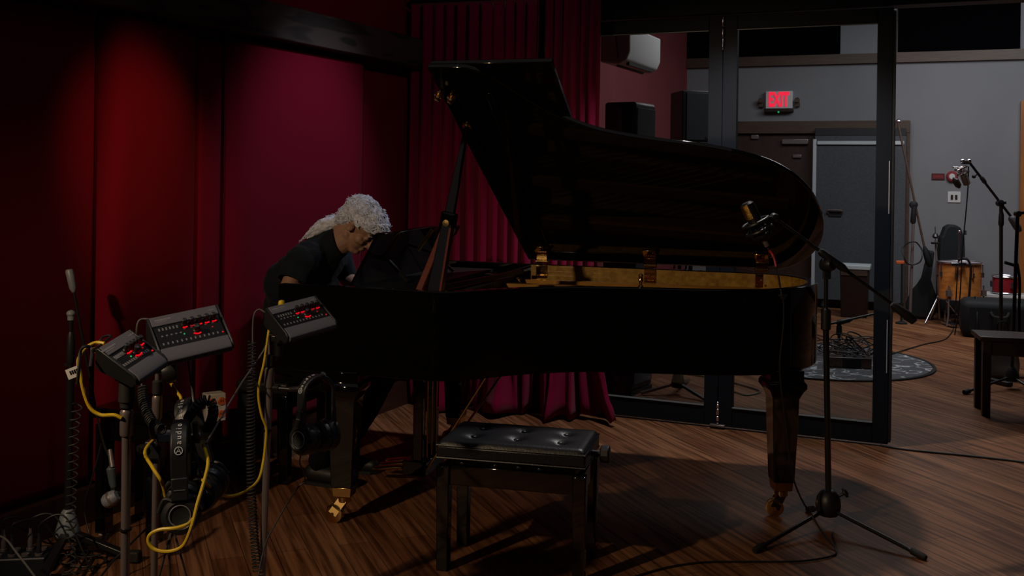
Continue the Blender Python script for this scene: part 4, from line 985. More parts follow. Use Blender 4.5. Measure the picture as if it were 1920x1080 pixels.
MB().cyl(dp(508, 727, 3.42), dp(545, 730, 3.40), .008).cyl(dp(512, 727, 3.42), dp(524, 728, 3.41), .011).build('clamp_screw', 'black_metal', hk2)
MB().tube(cat([dp(545, 730, 3.40), dp(565, 728, 3.38), dp(590, 722, 3.37), dp(607, 700, 3.36)], 5), .009, 8).build('hook_arm', 'black_plastic', hk2)
# ------------------------------------------------------------------ cables of the headphone station
DA = 2.62
cable('yellow_cable', [dp(196, 644, 2.66), dp(178, 643, 2.66), dp(158, 655, 2.64), dp(147, 676, 2.63), dp(151, 705, 2.62), dp(158, 738, 2.62), dp(170, 766, 2.62), dp(190, 778, 2.62), dp(214, 778, 2.61), dp(228, 784, 2.61)], .0046, 'yellow_cable', 'yellow cable looping from the left hand mixer to its stand')
tg = thing('cable_tag', 'white paper tag wrapped round the yellow cable', 'cable tag', dp(138, 700, 2.62), 0); MB().beam(dp(126, 703, 2.62), dp(149, 694, 2.62), .004, .026, up=(0, 0, 1)).build('paper', 'white_plastic', tg)
for k in range(4): MB().beam(dp(131+k*4, 699.5-k*1.5, 2.6175), dp(133.5+k*4, 698.5-k*1.5, 2.6175), .002, .009, up=(0, 0, 1)).build('print', 'mixer_black', tg)
cable('yellow_cable', [F2 @ Vector((-.06, .08, -.05)), dp(286, 643, 3.0), dp(287, 660, 3.0), dp(305, 680, 3.0), dp(318, 713, 2.98), dp(330, 733, 2.97), dp(340, 750, 2.95), dp(338, 790, 2.95), dp(300, 815, 2.95), dp(272, 845, 2.84), dp(285, 875, 2.74), dp(300, 898, 2.72), dp(306, 912, 2.74), dp(320, 960, 2.76), dp(352, 977, 2.74), dp(366, 960, 2.70), dp(356, 980, 2.62), dp(330, 990, 2.60), dp(300, 993, 2.60), dp(281, 1003, 2.60), dp(279, 1018, 2.60), dp(292, 1031, 2.60), dp(318, 1034, 2.60), dp(344, 1022, 2.60), dp(360, 985, 2.60), dp(370, 945, 2.62), dp(382, 905, 2.65), dp(390, 870, 2.68), dp(386, 848, 2.72), dp(380, 834, 2.80)], .0046, 'yellow_cable', 'yellow cable hanging in a big loop around the front headphones')
cable('yellow_cable', [dp(506, 606, 3.42), dp(501, 640, 3.40), dp(495, 680, 3.39), dp(486, 720, 3.39), dp(485, 748, 3.39), dp(491, 780, 3.39), dp(499, 803, 3.40), dp(498, 830, 3.40), dp(493, 868, 3.38), dp(484, 900, 3.30), dp(462, 920, 3.18), dp(434, 930, 3.0), dp(410, 926, 2.9), dp(392, 912, 2.8), dp(380, 900, 2.72)], .0042, 'yellow_cable', 'yellow cable sagging between the right hand stand and the headphones')
yp = thing('cable_plug', 'yellow plug sticking up behind the right hand mixer', 'plug', F3 @ Vector((-.025, .09, -.03)), 0); MB().lathe([(.011, -.03), (.011, -.004), (.009, .003), (0, .006)], F3 @ Vector((-.030, .080, .004)), (0, 0, 1), n=14).build('boot', 'yellow_cable', yp)
cable('grey_cable', [F2 @ Vector((-.08, .078, -.01)), dp(268, 598, 2.95), dp(259, 604, 2.95), dp(256, 622, 2.95), dp(257, 650, 2.97), dp(262, 690, 2.98), dp(266, 725, 2.95)], .0026, 'grey_cable', 'thin grey lead arching from the back of the middle mixer')
cable('grey_cable', [F3 @ Vector((-.09, .078, -.02)), dp(486, 580, 3.42), dp(477, 588, 3.42), dp(474, 612, 3.42), dp(474, 660, 3.42), dp(473, 684, 3.42), dp(470, 700, 3.42)], .0026, 'grey_cable', 'thin grey lead hanging behind the right hand mixer')
cable('grey_cable', [dp(502, 640, 3.44), dp(494, 658, 3.42), dp(474, 688, 3.4), dp(452, 720, 3.3), dp(425, 765, 3.1), dp(400, 808, 2.9), dp(386, 832, 2.8)], .0030, 'grey_cable', 'grey lead running diagonally from the right hand stand to the hook')
cable('grey_cable', [F2 @ Vector((0.0, .02, -.06)), dp(352, 672, 2.9), dp(356, 700, 2.9), dp(360, 728, 2.9), dp(362, 748, 2.88), dp(364, 775, 2.86)], .0030, 'grey_cable', 'grey lead dropping from beneath the middle mixer')
lead = cable('jack_lead', [F1 @ Vector((-.085, .05, -.03)), dp(172, 655, 2.62), dp(158, 650, 2.61), dp(150, 662, 2.61), dp(148, 690, 2.6), dp(145, 720, 2.6)], .0042, 'dark_cable', 'dark lead with brass jack plugged into the left hand mixer')
MB().cyl(dp(175, 656, 2.625), dp(184, 659, 2.64), .0075, .0075).build('jack_plug', 'brass', lead)
cable('curved_lead', [F1 @ Vector((-.05, .082, -.02)), dp(207, 632, 2.72), dp(195, 631, 2.72), dp(187, 640, 2.70), dp(184, 660, 2.7)], .003, 'dark_cable', 'short dark lead curling behind the left hand mixer')
def coiled(pts, R, r, pitch, label): return tag(coil(pts, R, r, pitch).build('headphone_cable', 'black_rubber'), label, 'cable', 'coiled headphone cords')
coiled([dp(146, 756, 2.66), dp(140, 800, 2.66), dp(138, 860, 2.66), dp(134, 930, 2.66), dp(133, 1000, 2.66), dp(131, 1090, 2.66)], .012, .0019, .0215, 'long coiled cord hanging at the far left stand')
coiled([dp(268, 722, 2.8), dp(268, 745, 2.78), dp(275, 772, 2.74), dp(288, 795, 2.70), dp(304, 806, 2.66)], .0115, .0030, .0085, 'coiled cord between the left hand mixer and the front headphones')
coiled([dp(352, 785, 2.78), dp(364, 768, 2.74), dp(380, 752, 2.74), dp(394, 752, 2.74), dp(400, 770, 2.74), dp(396, 790, 2.76), dp(388, 806, 2.78)], .0115, .0030, .0085, 'coiled cord arching over the end of the hook bar')
coiled([dp(473, 640, 3.42), dp(472, 700, 3.40), dp(470, 780, 3.40), dp(470, 860, 3.40), dp(472, 930, 3.40), dp(476, 1000, 3.40), dp(482, 1070, 3.40)], .013, .0028, .0115, 'coiled cord hanging beside the right hand stand')
for k, (x0, x1, x2) in enumerate(((322, 312, 296), (323, 317, 320), (325, 336, 352))):
    cable('thin_lead', [dp(324, 968, 2.64), dp(x0, 990, 2.64), dp(x1, 1030, 2.62), dp(x2, 1090, 2.60)], .0026, 'dark_cable', ('leftmost', 'middle', 'rightmost')[k] + ' of three dark leads hanging below the front headphones')
cable('dark_lead', [dp(572, 905, 3.5), dp(560, 912, 3.5), dp(538, 945, 3.45), dp(512, 990, 3.40), dp(496, 1025, 3.36), dp(484, 1080, 3.3)], .0026, 'dark_cable', 'dark lead falling from the piano side headphones to the right hand stand')
cable('dark_lead', [dp(566, 845, 3.38), dp(562, 868, 3.40), dp(570, 885, 3.46), dp(572, 905, 3.5)], .0026, 'dark_cable', 'short dark lead under the piano side headphones')
# ------------------------------------------------------------------ tripod stand with slim boom and hanging microphone (far left)
g0 = dp(127, 985, 4.05); gz = Vector((g0.x, g0.y, 0))
sg = thing('boom_stand', 'dark tripod stand with a grey cone hub at the far left', 'stand', gz, 0)
MB().lathe([(0, .085), (.046, .085), (.048, .092), (.040, .12), (.024, .175), (.016, .185), (0, .185)], gz, n=24).build('hub', 'cone_grey', sg)
ptop = dp(133, 600, 4.05)
MB().cyl(gz + Vector((0, 0, .15)), dp(132, 690, 4.05), .015).cyl(dp(132, 690, 4.05), ptop, .010).build('pole', 'black_metal', sg)
MB().tube([dp(132, 682, 4.05), dp(132, 676, 4.05), dp(133, 630, 4.05), dp(133, 622, 4.05)], [.012, .017, .015, .010], 14).build('clutch', 'black_plastic', sg)
MB().ell(dp(133, 588, 4.05), (.017, .017, .014)).cyl(dp(133, 600, 4.05), dp(133, 592, 4.05), .013).build('end_knob', 'cone_grey', sg)
MB().beam(dp(122, 683, 4.05), dp(133, 683, 4.05), .018, .012).build('boom_clamp', 'black_metal', sg)
for e in (dp(245, 1048, 4.0), Vector((gz.x-.06, gz.y+.17, .02)), Vector((gz.x+.06, gz.y-.42, .02))):
    e = Vector((e.x, e.y, .022)); L = MB().beam(gz + Vector((0, 0, .10)), e, .032, .022).build('leg', 'black_metal', sg, bevel=.004)
    d = (e - gz).normalized(); MB().beam(e - d*.03, e + d*.04, .038, .042).build('rubber_foot', 'black_rubber', L, bevel=.006)
bo = thing('gooseneck_boom', 'slim grey boom arm with a thick grip leaning by the red wall', 'boom arm', dp(152, 640, 4.2), 0)
MB().cyl(dp(138, 546, 4.2), dp(178, 760, 4.2), .0055).build('thin_tube', 'black_metal', bo)
MB().tube([dp(138, 548, 4.2), dp(137, 540, 4.2), dp(130, 508, 4.2), dp(129.5, 505, 4.2)], [.006, .015, .016, .012], 12).build('grip', 'cone_grey', bo)
cable('microphone_cable', [dp(178, 760, 4.2), dp(184, 790, 4.1), dp(194, 830, 3.9), dp(203, 855, 3.8)], .004, 'dark_cable', 'dark cable between the slim boom and the hanging microphone')
hm = thing('instrument_microphone', 'small hanging microphone with pale mesh head and teal grey body', 'microphone', dp(208, 937, 3.78), 0)
MB().cyl(dp(206, 843, 3.8), dp(211, 876, 3.78), .0085, .0095).build('connector', 'dull_chrome', hm)
MB().tube([dp(209, 876, 3.78), dp(208, 879, 3.78), dp(211, 905, 3.78), dp(213, 913, 3.78)], [.012, .0165, .013, .011], 16).build('mic_body', 'mic_teal', hm)
MB().beam(dp(212, 905, 3.78), dp(214, 930, 3.78), .018, .018).build('mic_neck', 'black_plastic', hm, bevel=.003)
hdm = MB(); c = dp(207, 936, 3.77); dx = (dp(195, 945, 3.77) - dp(218, 930, 3.77)).normalized()
hdm.lathe([(0, -.03), (.018, -.03), (.024, -.022), (.027, -.006), (.027, .014), (.022, .024), (.012, .030), (0, .031)], c, dx, n=24); hdm.build('mesh_head', 'mesh_grey', hm)
MB().lathe([(.028, -.010), (.0285, -.008), (.0285, -.002), (.028, 0)], c, dx, n=24).build('mesh_band', 'dull_chrome', hm)
MB().cyl(dp(219, 930, 3.78), dp(228, 925, 3.80), .013, .011).build('mic_tail', 'black_plastic', hm)
cable('loose_cable', [dp(190, 832, 4.1), dp(183, 860, 4.1), dp(170, 905, 4.1), dp(158, 945, 4.12), dp(160, 970, 4.12), dp(167, 1000, 4.1), dp(169, 1020, 4.05)], .0035, 'dark_cable', 'dark cable hanging down in front of the far left bench')
# ------------------------------------------------------------------ black bench by the red wall
q0 = fl(178, 998) + LN*.05; q1 = fl(272, 1013) + LN*.05; ax = (q1-q0).normalized(); ay = Vector((-ax.y, ax.x, 0)); ln_ = .24; wd_ = (q1-q0).length
lb = thing('piano_bench', 'black bench by the red wall behind the tilted left hand mixer', 'bench', (q0+q1)/2 + ay*ln_/2, atan2(ax.y, ax.x)); LM = chain(lb)
for sx in (-1, 1):
    for sy in (-1, 1):
        L = MB(LM).box((sx*wd_/2, sy*ln_/2, .235), (.055, .055, .45), taper=.92).build('leg', 'black_lacquer', lb, bevel=.003)
        MB(LM).lathe([(.02, 0), (.022, .003), (.022, .010)], (sx*wd_/2, sy*ln_/2, 0), n=16).build('felt_foot', 'warm_plastic', L)
MB(LM).box((0, 0, .44), (wd_+.03, ln_+.03, .09)).build('apron', 'black_lacquer', lb, bevel=.003); MB(LM).box((0, 0, .508), (wd_+.08, ln_+.08, .045)).build('top_board', 'black_lacquer', lb, bevel=.008)
# power outlet box fixed to the wall base
ob = onwall(406, 765, LP + LN*.15, LD); ou_ = thing('outlet_box', 'beige power outlet box with four orange sockets on the red wall', 'power outlet', ob, radians(36)); OM = chain(ou_)
MB(OM).box((0, .035, 0), (.095, .07, .135)).build('box_housing', 'warm_plastic', ou_, bevel=.006)
for sx in (-1, 1):
    for sz in (-1, 1):
        s_ = MB(OM).lathe([(.019, 0), (.019, .004), (.017, .006), (0, .006)], (sx*.024, 0, sz*.030), (0, -1, 0), n=18).build('socket', 'orange_plastic', ou_)
        MB(OM).box((sx*.024-.005, -.007, sz*.03+.003), (.002, .002, .009)).box((sx*.024+.005, -.007, sz*.03+.003), (.002, .002, .009)).build('slot', 'black_plastic', s_)
# ------------------------------------------------------------------ stage box and its cables (bottom left)
sbp = fl(30, 1062); sbx = thing('stage_box', 'flat black stage box with cable plugs in the bottom left corner', 'stage box', Vector((-1.845, 3.90, 0)), radians(9)); SM = chain(sbx)
MB(SM).box((0, 0, .033), (.25, .15, .066)).build('housing', 'nylon_black', sbx, bevel=.006)
MB(SM).box((0, -.073, .066), (.25, .008, .006)).build('front_edge', 'print_grey', sbx, bevel=.002)
rp = random.Random(11); plugs = []
for i in range(5):
    for j in range(2):
        x = -.095 + .0475*i; y = -.035 + .06*j; s_ = MB(SM).lathe([(.014, 0), (.014, .008), (.010, .009)], (x, y, .066), n=14).build('socket', 'dull_chrome', sbx)
        if (i + j) % 2 == 0: MB(SM).lathe([(.0095, .006), (.0095, .055), (.006, .065), (.005, .085), (0, .086)], (x, y, .066), n=12).build('plug', 'dull_chrome' if j else 'black_plastic', s_); plugs.append(SM @ Vector((x, y, .146)))
for k, p in enumerate(plugs):
    e = fl(150 + 8*k, 1010 + 13*k); a = fl(92 + 20*k, 1026 + 13*k)
    cable('stage_cable', [p, p + Vector((.02, -.02, .05)), Vector((p.x*.5+a.x*.5, p.y*.5+a.y*.5, .13 + .02*k)), Vector((a.x, a.y, .015)), Vector((e.x, e.y, .008)), Vector((e.x+.05, e.y-.18-.03*k, .008))], .0035, 'dark_cable', ('dark cable leaving the stage box nearest its right edge', 'dark cable looping high from the stage box', 'dark cable from the middle plugs of the stage box', 'dark cable curving low out of the stage box', 'dark cable from the outermost plug of the stage box')[k], 'cable', 'stage box cables') if k < 5 else None
for k in range(3):
    cx, cy = ((160, 1050), (120, 1062), (172, 1040))[k]; c = fl(cx, cy); r_ = (.11, .14, .085)[k]
    cable('coiled_floor_cable', [c + Vector((r_*cos(g)*(1+.12*sin(3*g+k)), r_*.75*sin(g), .006 + .006*k + .004*sin(g*2+k))) for g in [i*.5 for i in range(16 + 2*k)]], .0036, 'dark_cable', ('dark cable loops on the floor under the far left stand', 'widest dark cable loops beside the stage box', 'smallest dark cable loops on the bottom left floor')[k], 'cable', 'cable loops on the floor')
cable('grey_cable', [dp(-8, 1002, 3.6), dp(12, 1012, 3.55), dp(30, 1035, 3.5), dp(48, 1058, 3.45), dp(72, 1090, 3.3)], .0035, 'grey_cable', 'grey cable crossing the stage box at the left border')
cable('dark_lead', [dp(282, 985, 4.0), dp(262, 1003, 3.95), dp(235, 1030, 3.85), dp(212, 1052, 3.8), dp(186, 1085, 3.7)], .004, 'dark_cable', 'dark lead running diagonally behind the chrome stand at left')
# ------------------------------------------------------------------ large microphone on boom stand by the piano tail
DM = 4.51; mh = dp(1553, 945, DM); mb_ = Vector((mh.x, mh.y, 0))
ms = thing('boom_stand', 'black tripod boom stand standing at the tail of the piano', 'stand', mb_, 0)
hubp = [(.0, .055), (.040, .055), (.050, .07), (.054, .10), (.050, .13), (.034, .155), (.018, .165), (0, .165)]
MB().lathe(hubp, mb_, n=28).build('hub', 'black_plastic', ms)
MB().lathe([(.006, 0), (.006, .03), (.020, .034), (.022, .042), (.010, .05), (0, .05)], mb_ + Vector((.035, -.01, .135)), (.8, -.2, .55), n=14).build('wing_knob', 'black_plastic', ms)
for px, py in ((1418, 1031), (1731, 1044), (1516, 955)):
    e = fl(px, py, .012); d = (e - mb_ - Vector((0,0,.09))).normalized(); L = MB().tube([mb_ + Vector((0, 0, .085)) + d*.03, e], .0085, 12, flat=1).build('leg', 'black_metal', ms)
    MB().tube([e - d*.055, e - d*.05, e + d*.004, e + d*.012], [.012, .0145, .0145, .011], 12).build('rubber_foot', 'black_rubber', L)
pm = dp(1548.5, 600, DM); pt2 = dp(1549, 492, DM)
MB().cyl(mb_ + Vector((0, 0, .15)), pm, .013).build('lower_tube', 'black_metal', ms); MB().cyl(pm, pt2, .009).build('upper_tube', 'black_metal', ms)
MB().tube([pm - Vector((0,0,.045)), pm - Vector((0,0,.04)), pm + Vector((0,0,.045)), pm + Vector((0,0,.052))], [.014, .021, .021, .012], 16).build('clutch', 'black_plastic', ms)
jc = dp(1552, 496, DM-.03)
MB().lathe([(0, -.03), (.024, -.03), (.030, -.015), (.030, .015), (.024, .03), (0, .03)], jc, (.55, -.8, .1), n=20).box(dp(1550, 508, DM), (.03, .03, .07)).build('swivel', 'black_plastic', ms, bevel=.003)
be = dp(1715, 601, 4.52); bs = dp(1452, 408, 4.50)
dB = (be - bs).normalized()
MB().cyl(bs, be, .0075).build('boom_tube', 'black_metal', ms)
MB().tube([dp(1536, 470, 4.47), dp(1540, 473, 4.47), dp(1580, 502, 4.47), dp(1588, 508, 4.47)], [.011, .017, .017, .010], 14).build('boom_sleeve', 'black_plastic', ms)
MB().tube([dp(1672, 570, 4.49), dp(1676, 573, 4.49), dp(1706, 595, 4.49), dp(1714, 602, 4.49)], [.010, .017, .022, .018], 14).build('counterweight', 'black_rubber', ms)
mk = thing('studio_microphone', 'large black microphone with gold grille in a spider mount', 'microphone', dp(1415, 425, 4.5), 0)
a = dp(1401, 384, 4.5); bq = dp(1434, 452, 4.5); dm_ = (bq-a).normalized(); perp = dm_.cross(Vector((0, 1, 0))).normalized()
R_ = frame3(perp if perp.x > 0 else -perp, Vector((0, 1, 0)), a)     # x right, z along body (sign below)
zz = -dm_; xx = Vector((0, 1, 0)).cross(zz).normalized(); Fm = Matrix((xx, zz.cross(xx), zz)).transposed().to_4x4(); Fm = Fm @ Matrix.Diagonal((1.22, 1.22, 1.08, 1)); Fm.translation = a
body_m = MB(Fm).lathe([(.0, .010), (.016, .010), (.024, .002), (.026, -.015), (.026, -.07), (.027, -.075), (.027, -.14), (.018, -.155), (0, -.156)], n=28).build('mic_body', 'black_satin', mk)
wd3 = Vector((-.86, -.50, 0)); ga_ = atan2(wd3.dot(Fm.to_3x3().col[1]), wd3.dot(Fm.to_3x3().col[0]))
MB(Fm).grid(lambda u, v: Vector((.0274*cos(ga_-.75+1.5*u), .0274*sin(ga_-.75+1.5*u), .004 - .060*v)), 10, 8).build('grille', 'gold_grille', body_m)
for z in (-.078, -.112):
    MB(Fm).tube([Vector((.047*cos(g), .047*sin(g), z)) for g in [2*pi*i/28 for i in range(28)]], .007, 8, closed=True).build('mount_ring', 'black_plastic', mk)
for k in range(10):
    g = 2*pi*k/10; MB(Fm).tube([Vector((.047*cos(g), .047*sin(g), -.078)), Vector((.030*cos(g+.3), .030*sin(g+.3), -.095)), Vector((.047*cos(g+.6), .047*sin(g+.6), -.112))], .0032, 6).build('elastic_cord', 'dark_cable', mk)
MB(Fm).lathe([(.0, -.125), (.034, -.125), (.038, -.13), (.034, -.142), (0, -.144)], n=24).build('mount_cup', 'black_plastic', mk)
MB().beam(Fm @ Vector((.04, 0, -.095)), bs + Vector((-.005, 0, .005)), .022, .02).lathe([(0, -.018), (.018, -.016), (.02, 0), (.018, .016), (0, .018)], bs, (0, 1, .2), n=16).build('mount_bracket', 'black_plastic', mk, bevel=.003)
xl = Fm @ Vector((0, 0, -.15)); MB(Fm).cyl((0, 0, -.153), (0, 0, -.185), .0105, .0095).build('connector', 'dull_chrome', mk)
xe = Fm @ Vector((0, 0, -.185)); xe2 = Fm @ Vector((0, 0, -.205))
rc_ = [xe2, dp(1447, 475, 4.46), dp(1452, 486, 4.45), dp(1455, 500, 4.44)]
mc_ = thing('microphone_cable', 'black cable with a red sleeve hanging from the gold grille microphone', 'cable', xe, 0)
MB().tube(cat([xe2] + rc_[1:], 6), .0055, 10).build('red_sleeve', 'red_cable', mc_); MB().cyl(xe, xe2 + (xe2-xe)*.3, .006).build('strain_relief', 'black_rubber', mc_)
DR = 4.34
MB().tube(cat([dp(1455, 499, 4.44), dp(1460, 520, 4.40), dp(1464, 545, DR), dp(1469, 570, DR), dp(1468, 620, DR), dp(1462, 680, DR), dp(1466, 740, DR), dp(1474, 800, DR), dp(1480, 860, DR), dp(1490, 905, 4.36), dp(1506, 942, 4.38), dp(1520, 962, 4.40), dp(1536, 990, 4.35)] + [fl(1556, 1016, .02), fl(1567, 1030, .006), fl(1560, 1042, .006), fl(1500, 1052, .006), fl(1400, 1053, .006), fl(1320, 1054, .006), fl(1250, 1064, .006), fl(1180, 1084, .006)], 8), .0038, 8).build('lead', 'dark_cable', mc_)
cc = dp(1468, 556, DR); MB().box(cc, (.022, .012, .020)).cyl(cc + Vector((-.018, 0, .004)), cc + Vector((.018, 0, .004)), .006).build('cable_clip', 'black_plastic', mc_, bevel=.002)
# ------------------------------------------------------------------ the live room beyond the glass
rgc = Vector((2.60, 8.66, 0)); rg = thing('round_rug', 'round grey rug with pale scribbled lines and a black edge', 'rug', rgc, 0)
RR = .875
MB().lathe([(0, .001), (RR-.02, .001), (RR-.02, .011), (0, .0115)], rgc, n=64).build('pile', 'rug_pile', rg)
MB().tube([rgc + Vector((RR*cos(g), RR*sin(g), .008)) for g in [2*pi*i/72 for i in range(72)]], .012, 8, closed=True, flat=.6).build('bound_edge', 'rug_edge', rg)
def on_rug(px, py, z=.012): return fl(px, py, z)
# pile of cables and a small box on the rug
c = on_rug(1590, 672); pb_ = thing('cable_pile', 'tangled heap of dark cables on the round rug', 'cable pile', c, 0); pb_['kind'] = 'stuff'
rr = random.Random(21)
for i in range(22):
    cc = c + Vector((rr.uniform(-.17, .17), rr.uniform(-.02, .2), 0)); R = rr.uniform(.07, .16); tl_ = rr.uniform(-.6, .6); h = rr.uniform(.05, .20); p0 = rr.uniform(0, 6)
    pts = [cc + Vector((R*cos(g+p0), R*.8*sin(g+p0), max(.017, h*abs(sin(g*.5+tl_)) + .012))) for g in [k*.45 for k in range(15)]]
    MB().tube(cat(pts, 3), rr.uniform(.004, .0065), 6).build('cable_loop', 'dark_cable' if i % 4 else 'mixer_grey', pb_)
bx = thing('floor_box', 'flat black box on the rug in front of the cable heap', 'box', on_rug(1594, 690, .012) + Vector((0, .05, 0)), radians(-8)); A = chain(bx)
MB(A).box((0, 0, .042), (.34, .13, .084)).build('housing', 'black_metal', bx, bevel=.006); 
for x in (-.11, -.03, .05, .12): MB(A).lathe([(.012, 0), (.012, .012), (0, .013)], (x, 0, .084), n=12).build('knob', 'dull_chrome', bx)
cable('rug_cable', [on_rug(1615, 668, .05), on_rug(1640, 662, .02), fl(1668, 664, .02), fl(1700, 655, .008), fl(1735, 645, .006), fl(1770, 637, .006), fl(1785, 622, .006), fl(1790, 606, .02), dp(1792, 570, 10.6), dp(1796, 500, 10.4)], .006, 'dark_cable', 'dark cable running from the rug to the drum corner')
# small boom stand standing on the rug
D = fl(1588, 655).y; st = thing('boom_stand', 'short boom stand with level arm standing on the rug', 'stand', fl(1588, 668, .012) + Vector((0, .22, 0)), 0)
sb_ = Vector(st.location); sb_.z = 0; Ds = sb_.y
ztop = dp(1588, 603, Ds).z
MB().lathe([(.09, .013), (.09, .025), (.03, .035), (.02, .05), (0, .05)], sb_, n=24).build('base', 'black_metal', st)
MB().cyl(sb_ + Vector((0,0,.03)), Vector((sb_.x, sb_.y, ztop)), .013).tube([Vector((sb_.x, sb_.y, ztop*z)) for z in (.55, .58, .85, .9)], [.015, .026, .024, .015], 14).build('pole', 'black_metal', st)
MB().cyl(dp(1552, 608, Ds), dp(1642, 588, Ds), .011).build('boom_tube', 'black_metal', st)
MB().tube([dp(1568, 606, Ds), dp(1572, 605, Ds), dp(1592, 600, Ds), dp(1598, 598, Ds)], [.012, .024, .022, .012], 12).build('swivel', 'black_plastic', st)
# tripod stand behind the left leaf
hb_ = dp(1271, 722, 7.25); hbb = Vector((hb_.x, hb_.y, 0)); st = thing('tripod_stand', 'black tripod stand seen under the piano through the glass', 'stand', hbb, 0)
MB().lathe([(.045, .05), (.05, .06), (.04, .12), (.022, .19), (.016, .2), (0, .2)], hbb, n=20).build('hub', 'black_plastic', st)
MB().cyl(hbb + Vector((0,0,.18)), hbb + Vector((0,0,1.0)), .013).build('pole', 'black_metal', st)
for px, py in ((1202, 737), (1322, 749), (1290, 712)):
    e = fl(px, py, .014); MB().beam(hbb + Vector((0,0,.08)), e, .028, .018).build('leg', 'dull_chrome' if px < 1250 else 'black_metal', st, bevel=.003)
cable('floor_cable', [fl(1222, 697, .006), fl(1260, 700, .006), fl(1300, 703, .006), fl(1350, 712, .006), fl(1390, 722, .006), fl(1425, 734, .006), fl(1400, 741, .006), fl(1378, 735, .006)], .007, 'dark_cable', 'dark cable across the boards behind the glass doors')
# tall dark cabinet, monitor speaker on stand, air conditioner
g0 = fl(1186, 743); gb = thing('isolation_panel', 'tall dark isolation panel standing behind the left glass door', 'isolation panel', g0 + Vector((-.02, .2, 0)), radians(-32)); A = chain(gb)
MB(A).box((0, 0, 1.03), (.24, .34, 2.0)).build('core', 'speaker_body', gb, bevel=.02)
MB(A).box((0, -.172, 1.03), (.20, .01, 1.92)).build('padded_face', 'speaker_face', gb, bevel=.004); MB(A).box((.122, 0, 1.03), (.01, .30, 1.92)).build('side_face', 'gobo_fabric', gb, bevel=.004)
MB(A).box((0, 0, .015), (.24, .34, .03)).build('foot', 'black_rubber', gb)
p = dp(1298, 268, 9.6); sp = thing('monitor_speaker', 'large dark studio speaker raised on a stand behind the glass', 'speaker', p, radians(10)); A = chain(sp)
MB(A).box((0, 0, .235), (.32, .34, .47)).build('cabinet', 'speaker_body', sp, bevel=.012)
MB(A).box((.02, -.172, .235), (.28, .008, .43)).build('baffle', 'speaker_face', sp, bevel=.004)
MB(A).box((.09, -.178, .045), (.05, .004, .02)).build('badge', 'trim_wood', sp)
ss = thing('speaker_stand', 'black tripod stand carrying the large studio speaker', 'stand', Vector((p.x, p.y, 0)), 0); B = Vector((p.x, p.y, 0))
MB().box(p - Vector((0, 0, .012)), (.46, .34, .022)).build('top_plate', 'black_metal', ss, bevel=.003); MB().cyl(B + Vector((0,0,.3)), p - Vector((0,0,.02)), .02).build('pole', 'black_metal', ss)
for g in (-1.9, -.2, 2.0): MB().cyl(p + Vector((0, 0, -.05)), B + Vector((.42*cos(g), .42*sin(g), .015)), .011).build('leg', 'black_metal', ss)
# air conditioner on the red wall of the live room
rp_ = dp(1181, 100, 8.55); AD = (LD*1.0).normalized(); n_ = Vector((AD.y, -AD.x, 0))
ac = thing('air_conditioner', 'white wall air conditioner seen through the top of the left glass door', 'air conditioner', rp_, 0)
z0_ = dp(1181, 119, 8.55).z; Lc = .86; H_ = .31
prof = [(.0, H_), (0, .10), (-.03, .03), (-.10, .0), (-.26, .02), (-.26, H_)]                # (distance out of the wall, height)
base_ = Vector((rp_.x, rp_.y, z0_))
MB().prism(prof, lambda a, b: base_ + n_*a + Vector((0,0,b)), lambda a, b: base_ + n_*a + AD*Lc + Vector((0,0,b))).build('case', 'white_plastic', ac, bevel=.015, seg=3)
vb = MB()
for k in range(2): vb.beam(base_ + n_*(-.055-.09*k) + AD*.12 + Vector((0,0,.012 - .006*k)), base_ + n_*(-.055-.09*k) + AD*(Lc-.12) + Vector((0,0,.012-.006*k)), .035, .02, up=n_)
tag(vb.build('outlet_slots', 'black_plastic', ac), 'dark outlet slots') if False else None
for k in range(2): MB().beam(base_ + n_*(-.05-.085*k) + AD*.10 + Vector((0,0,.016 - .012*k)), base_ + n_*(-.05-.085*k) + AD*(Lc-.10) + Vector((0,0,.016-.012*k)), .034, .026, up=n_).build('outlet_slot', 'black_plastic', ac)
MB().beam(base_ - AD*.004 + n_*(-.10) + Vector((0,0,.05)), base_ - AD*.004 + n_*(-.13) + Vector((0,0,H_-.02)), .006, .006).build('panel_gap', 'mixer_grey', ac)
# brown bin / stool with a pale top beside the grey door leaf
q = fl(1602, 593); sl = thing('waste_bin', 'brown bin with a pale rim beside the blue-grey door leaf', 'bin', q, radians(-22)); A = chain(sl); hh = dp(1602, 503, q.y).z
MB(A).box((0, 0, hh*.5), (.30, .30, hh), taper=.9).build('bin_body', 'dark_brown', sl, bevel=.01); MB(A).box((0, 0, hh+.02), (.33, .33, .05)).build('rim', 'gobo_white', sl, bevel=.008); MB(A).box((0, -.152, hh-.04), (.28, .01, .06)).build('band', 'trim_wood', sl, bevel=.003)
# small blue-handled stand with an orange clip
q = fl(1690, 607); t = thing('clip_stand', 'thin dark stand with an orange clip beside the glass door', 'stand', q, 0); zt = dp(1690, 493, q.y).z
MB().cyl(q + Vector((0,0,.01)), Vector((q.x, q.y, zt)), .012).lathe([(.06, 0), (.06, .012), (.02, .03), (0, .03)], q, n=20).build('pole', 'nylon_black', t); MB().beam(dp(1680, 492, q.y), dp(1695, 492, q.y), .03, .035).build('clip', 'orange_plastic', t, bevel=.006)
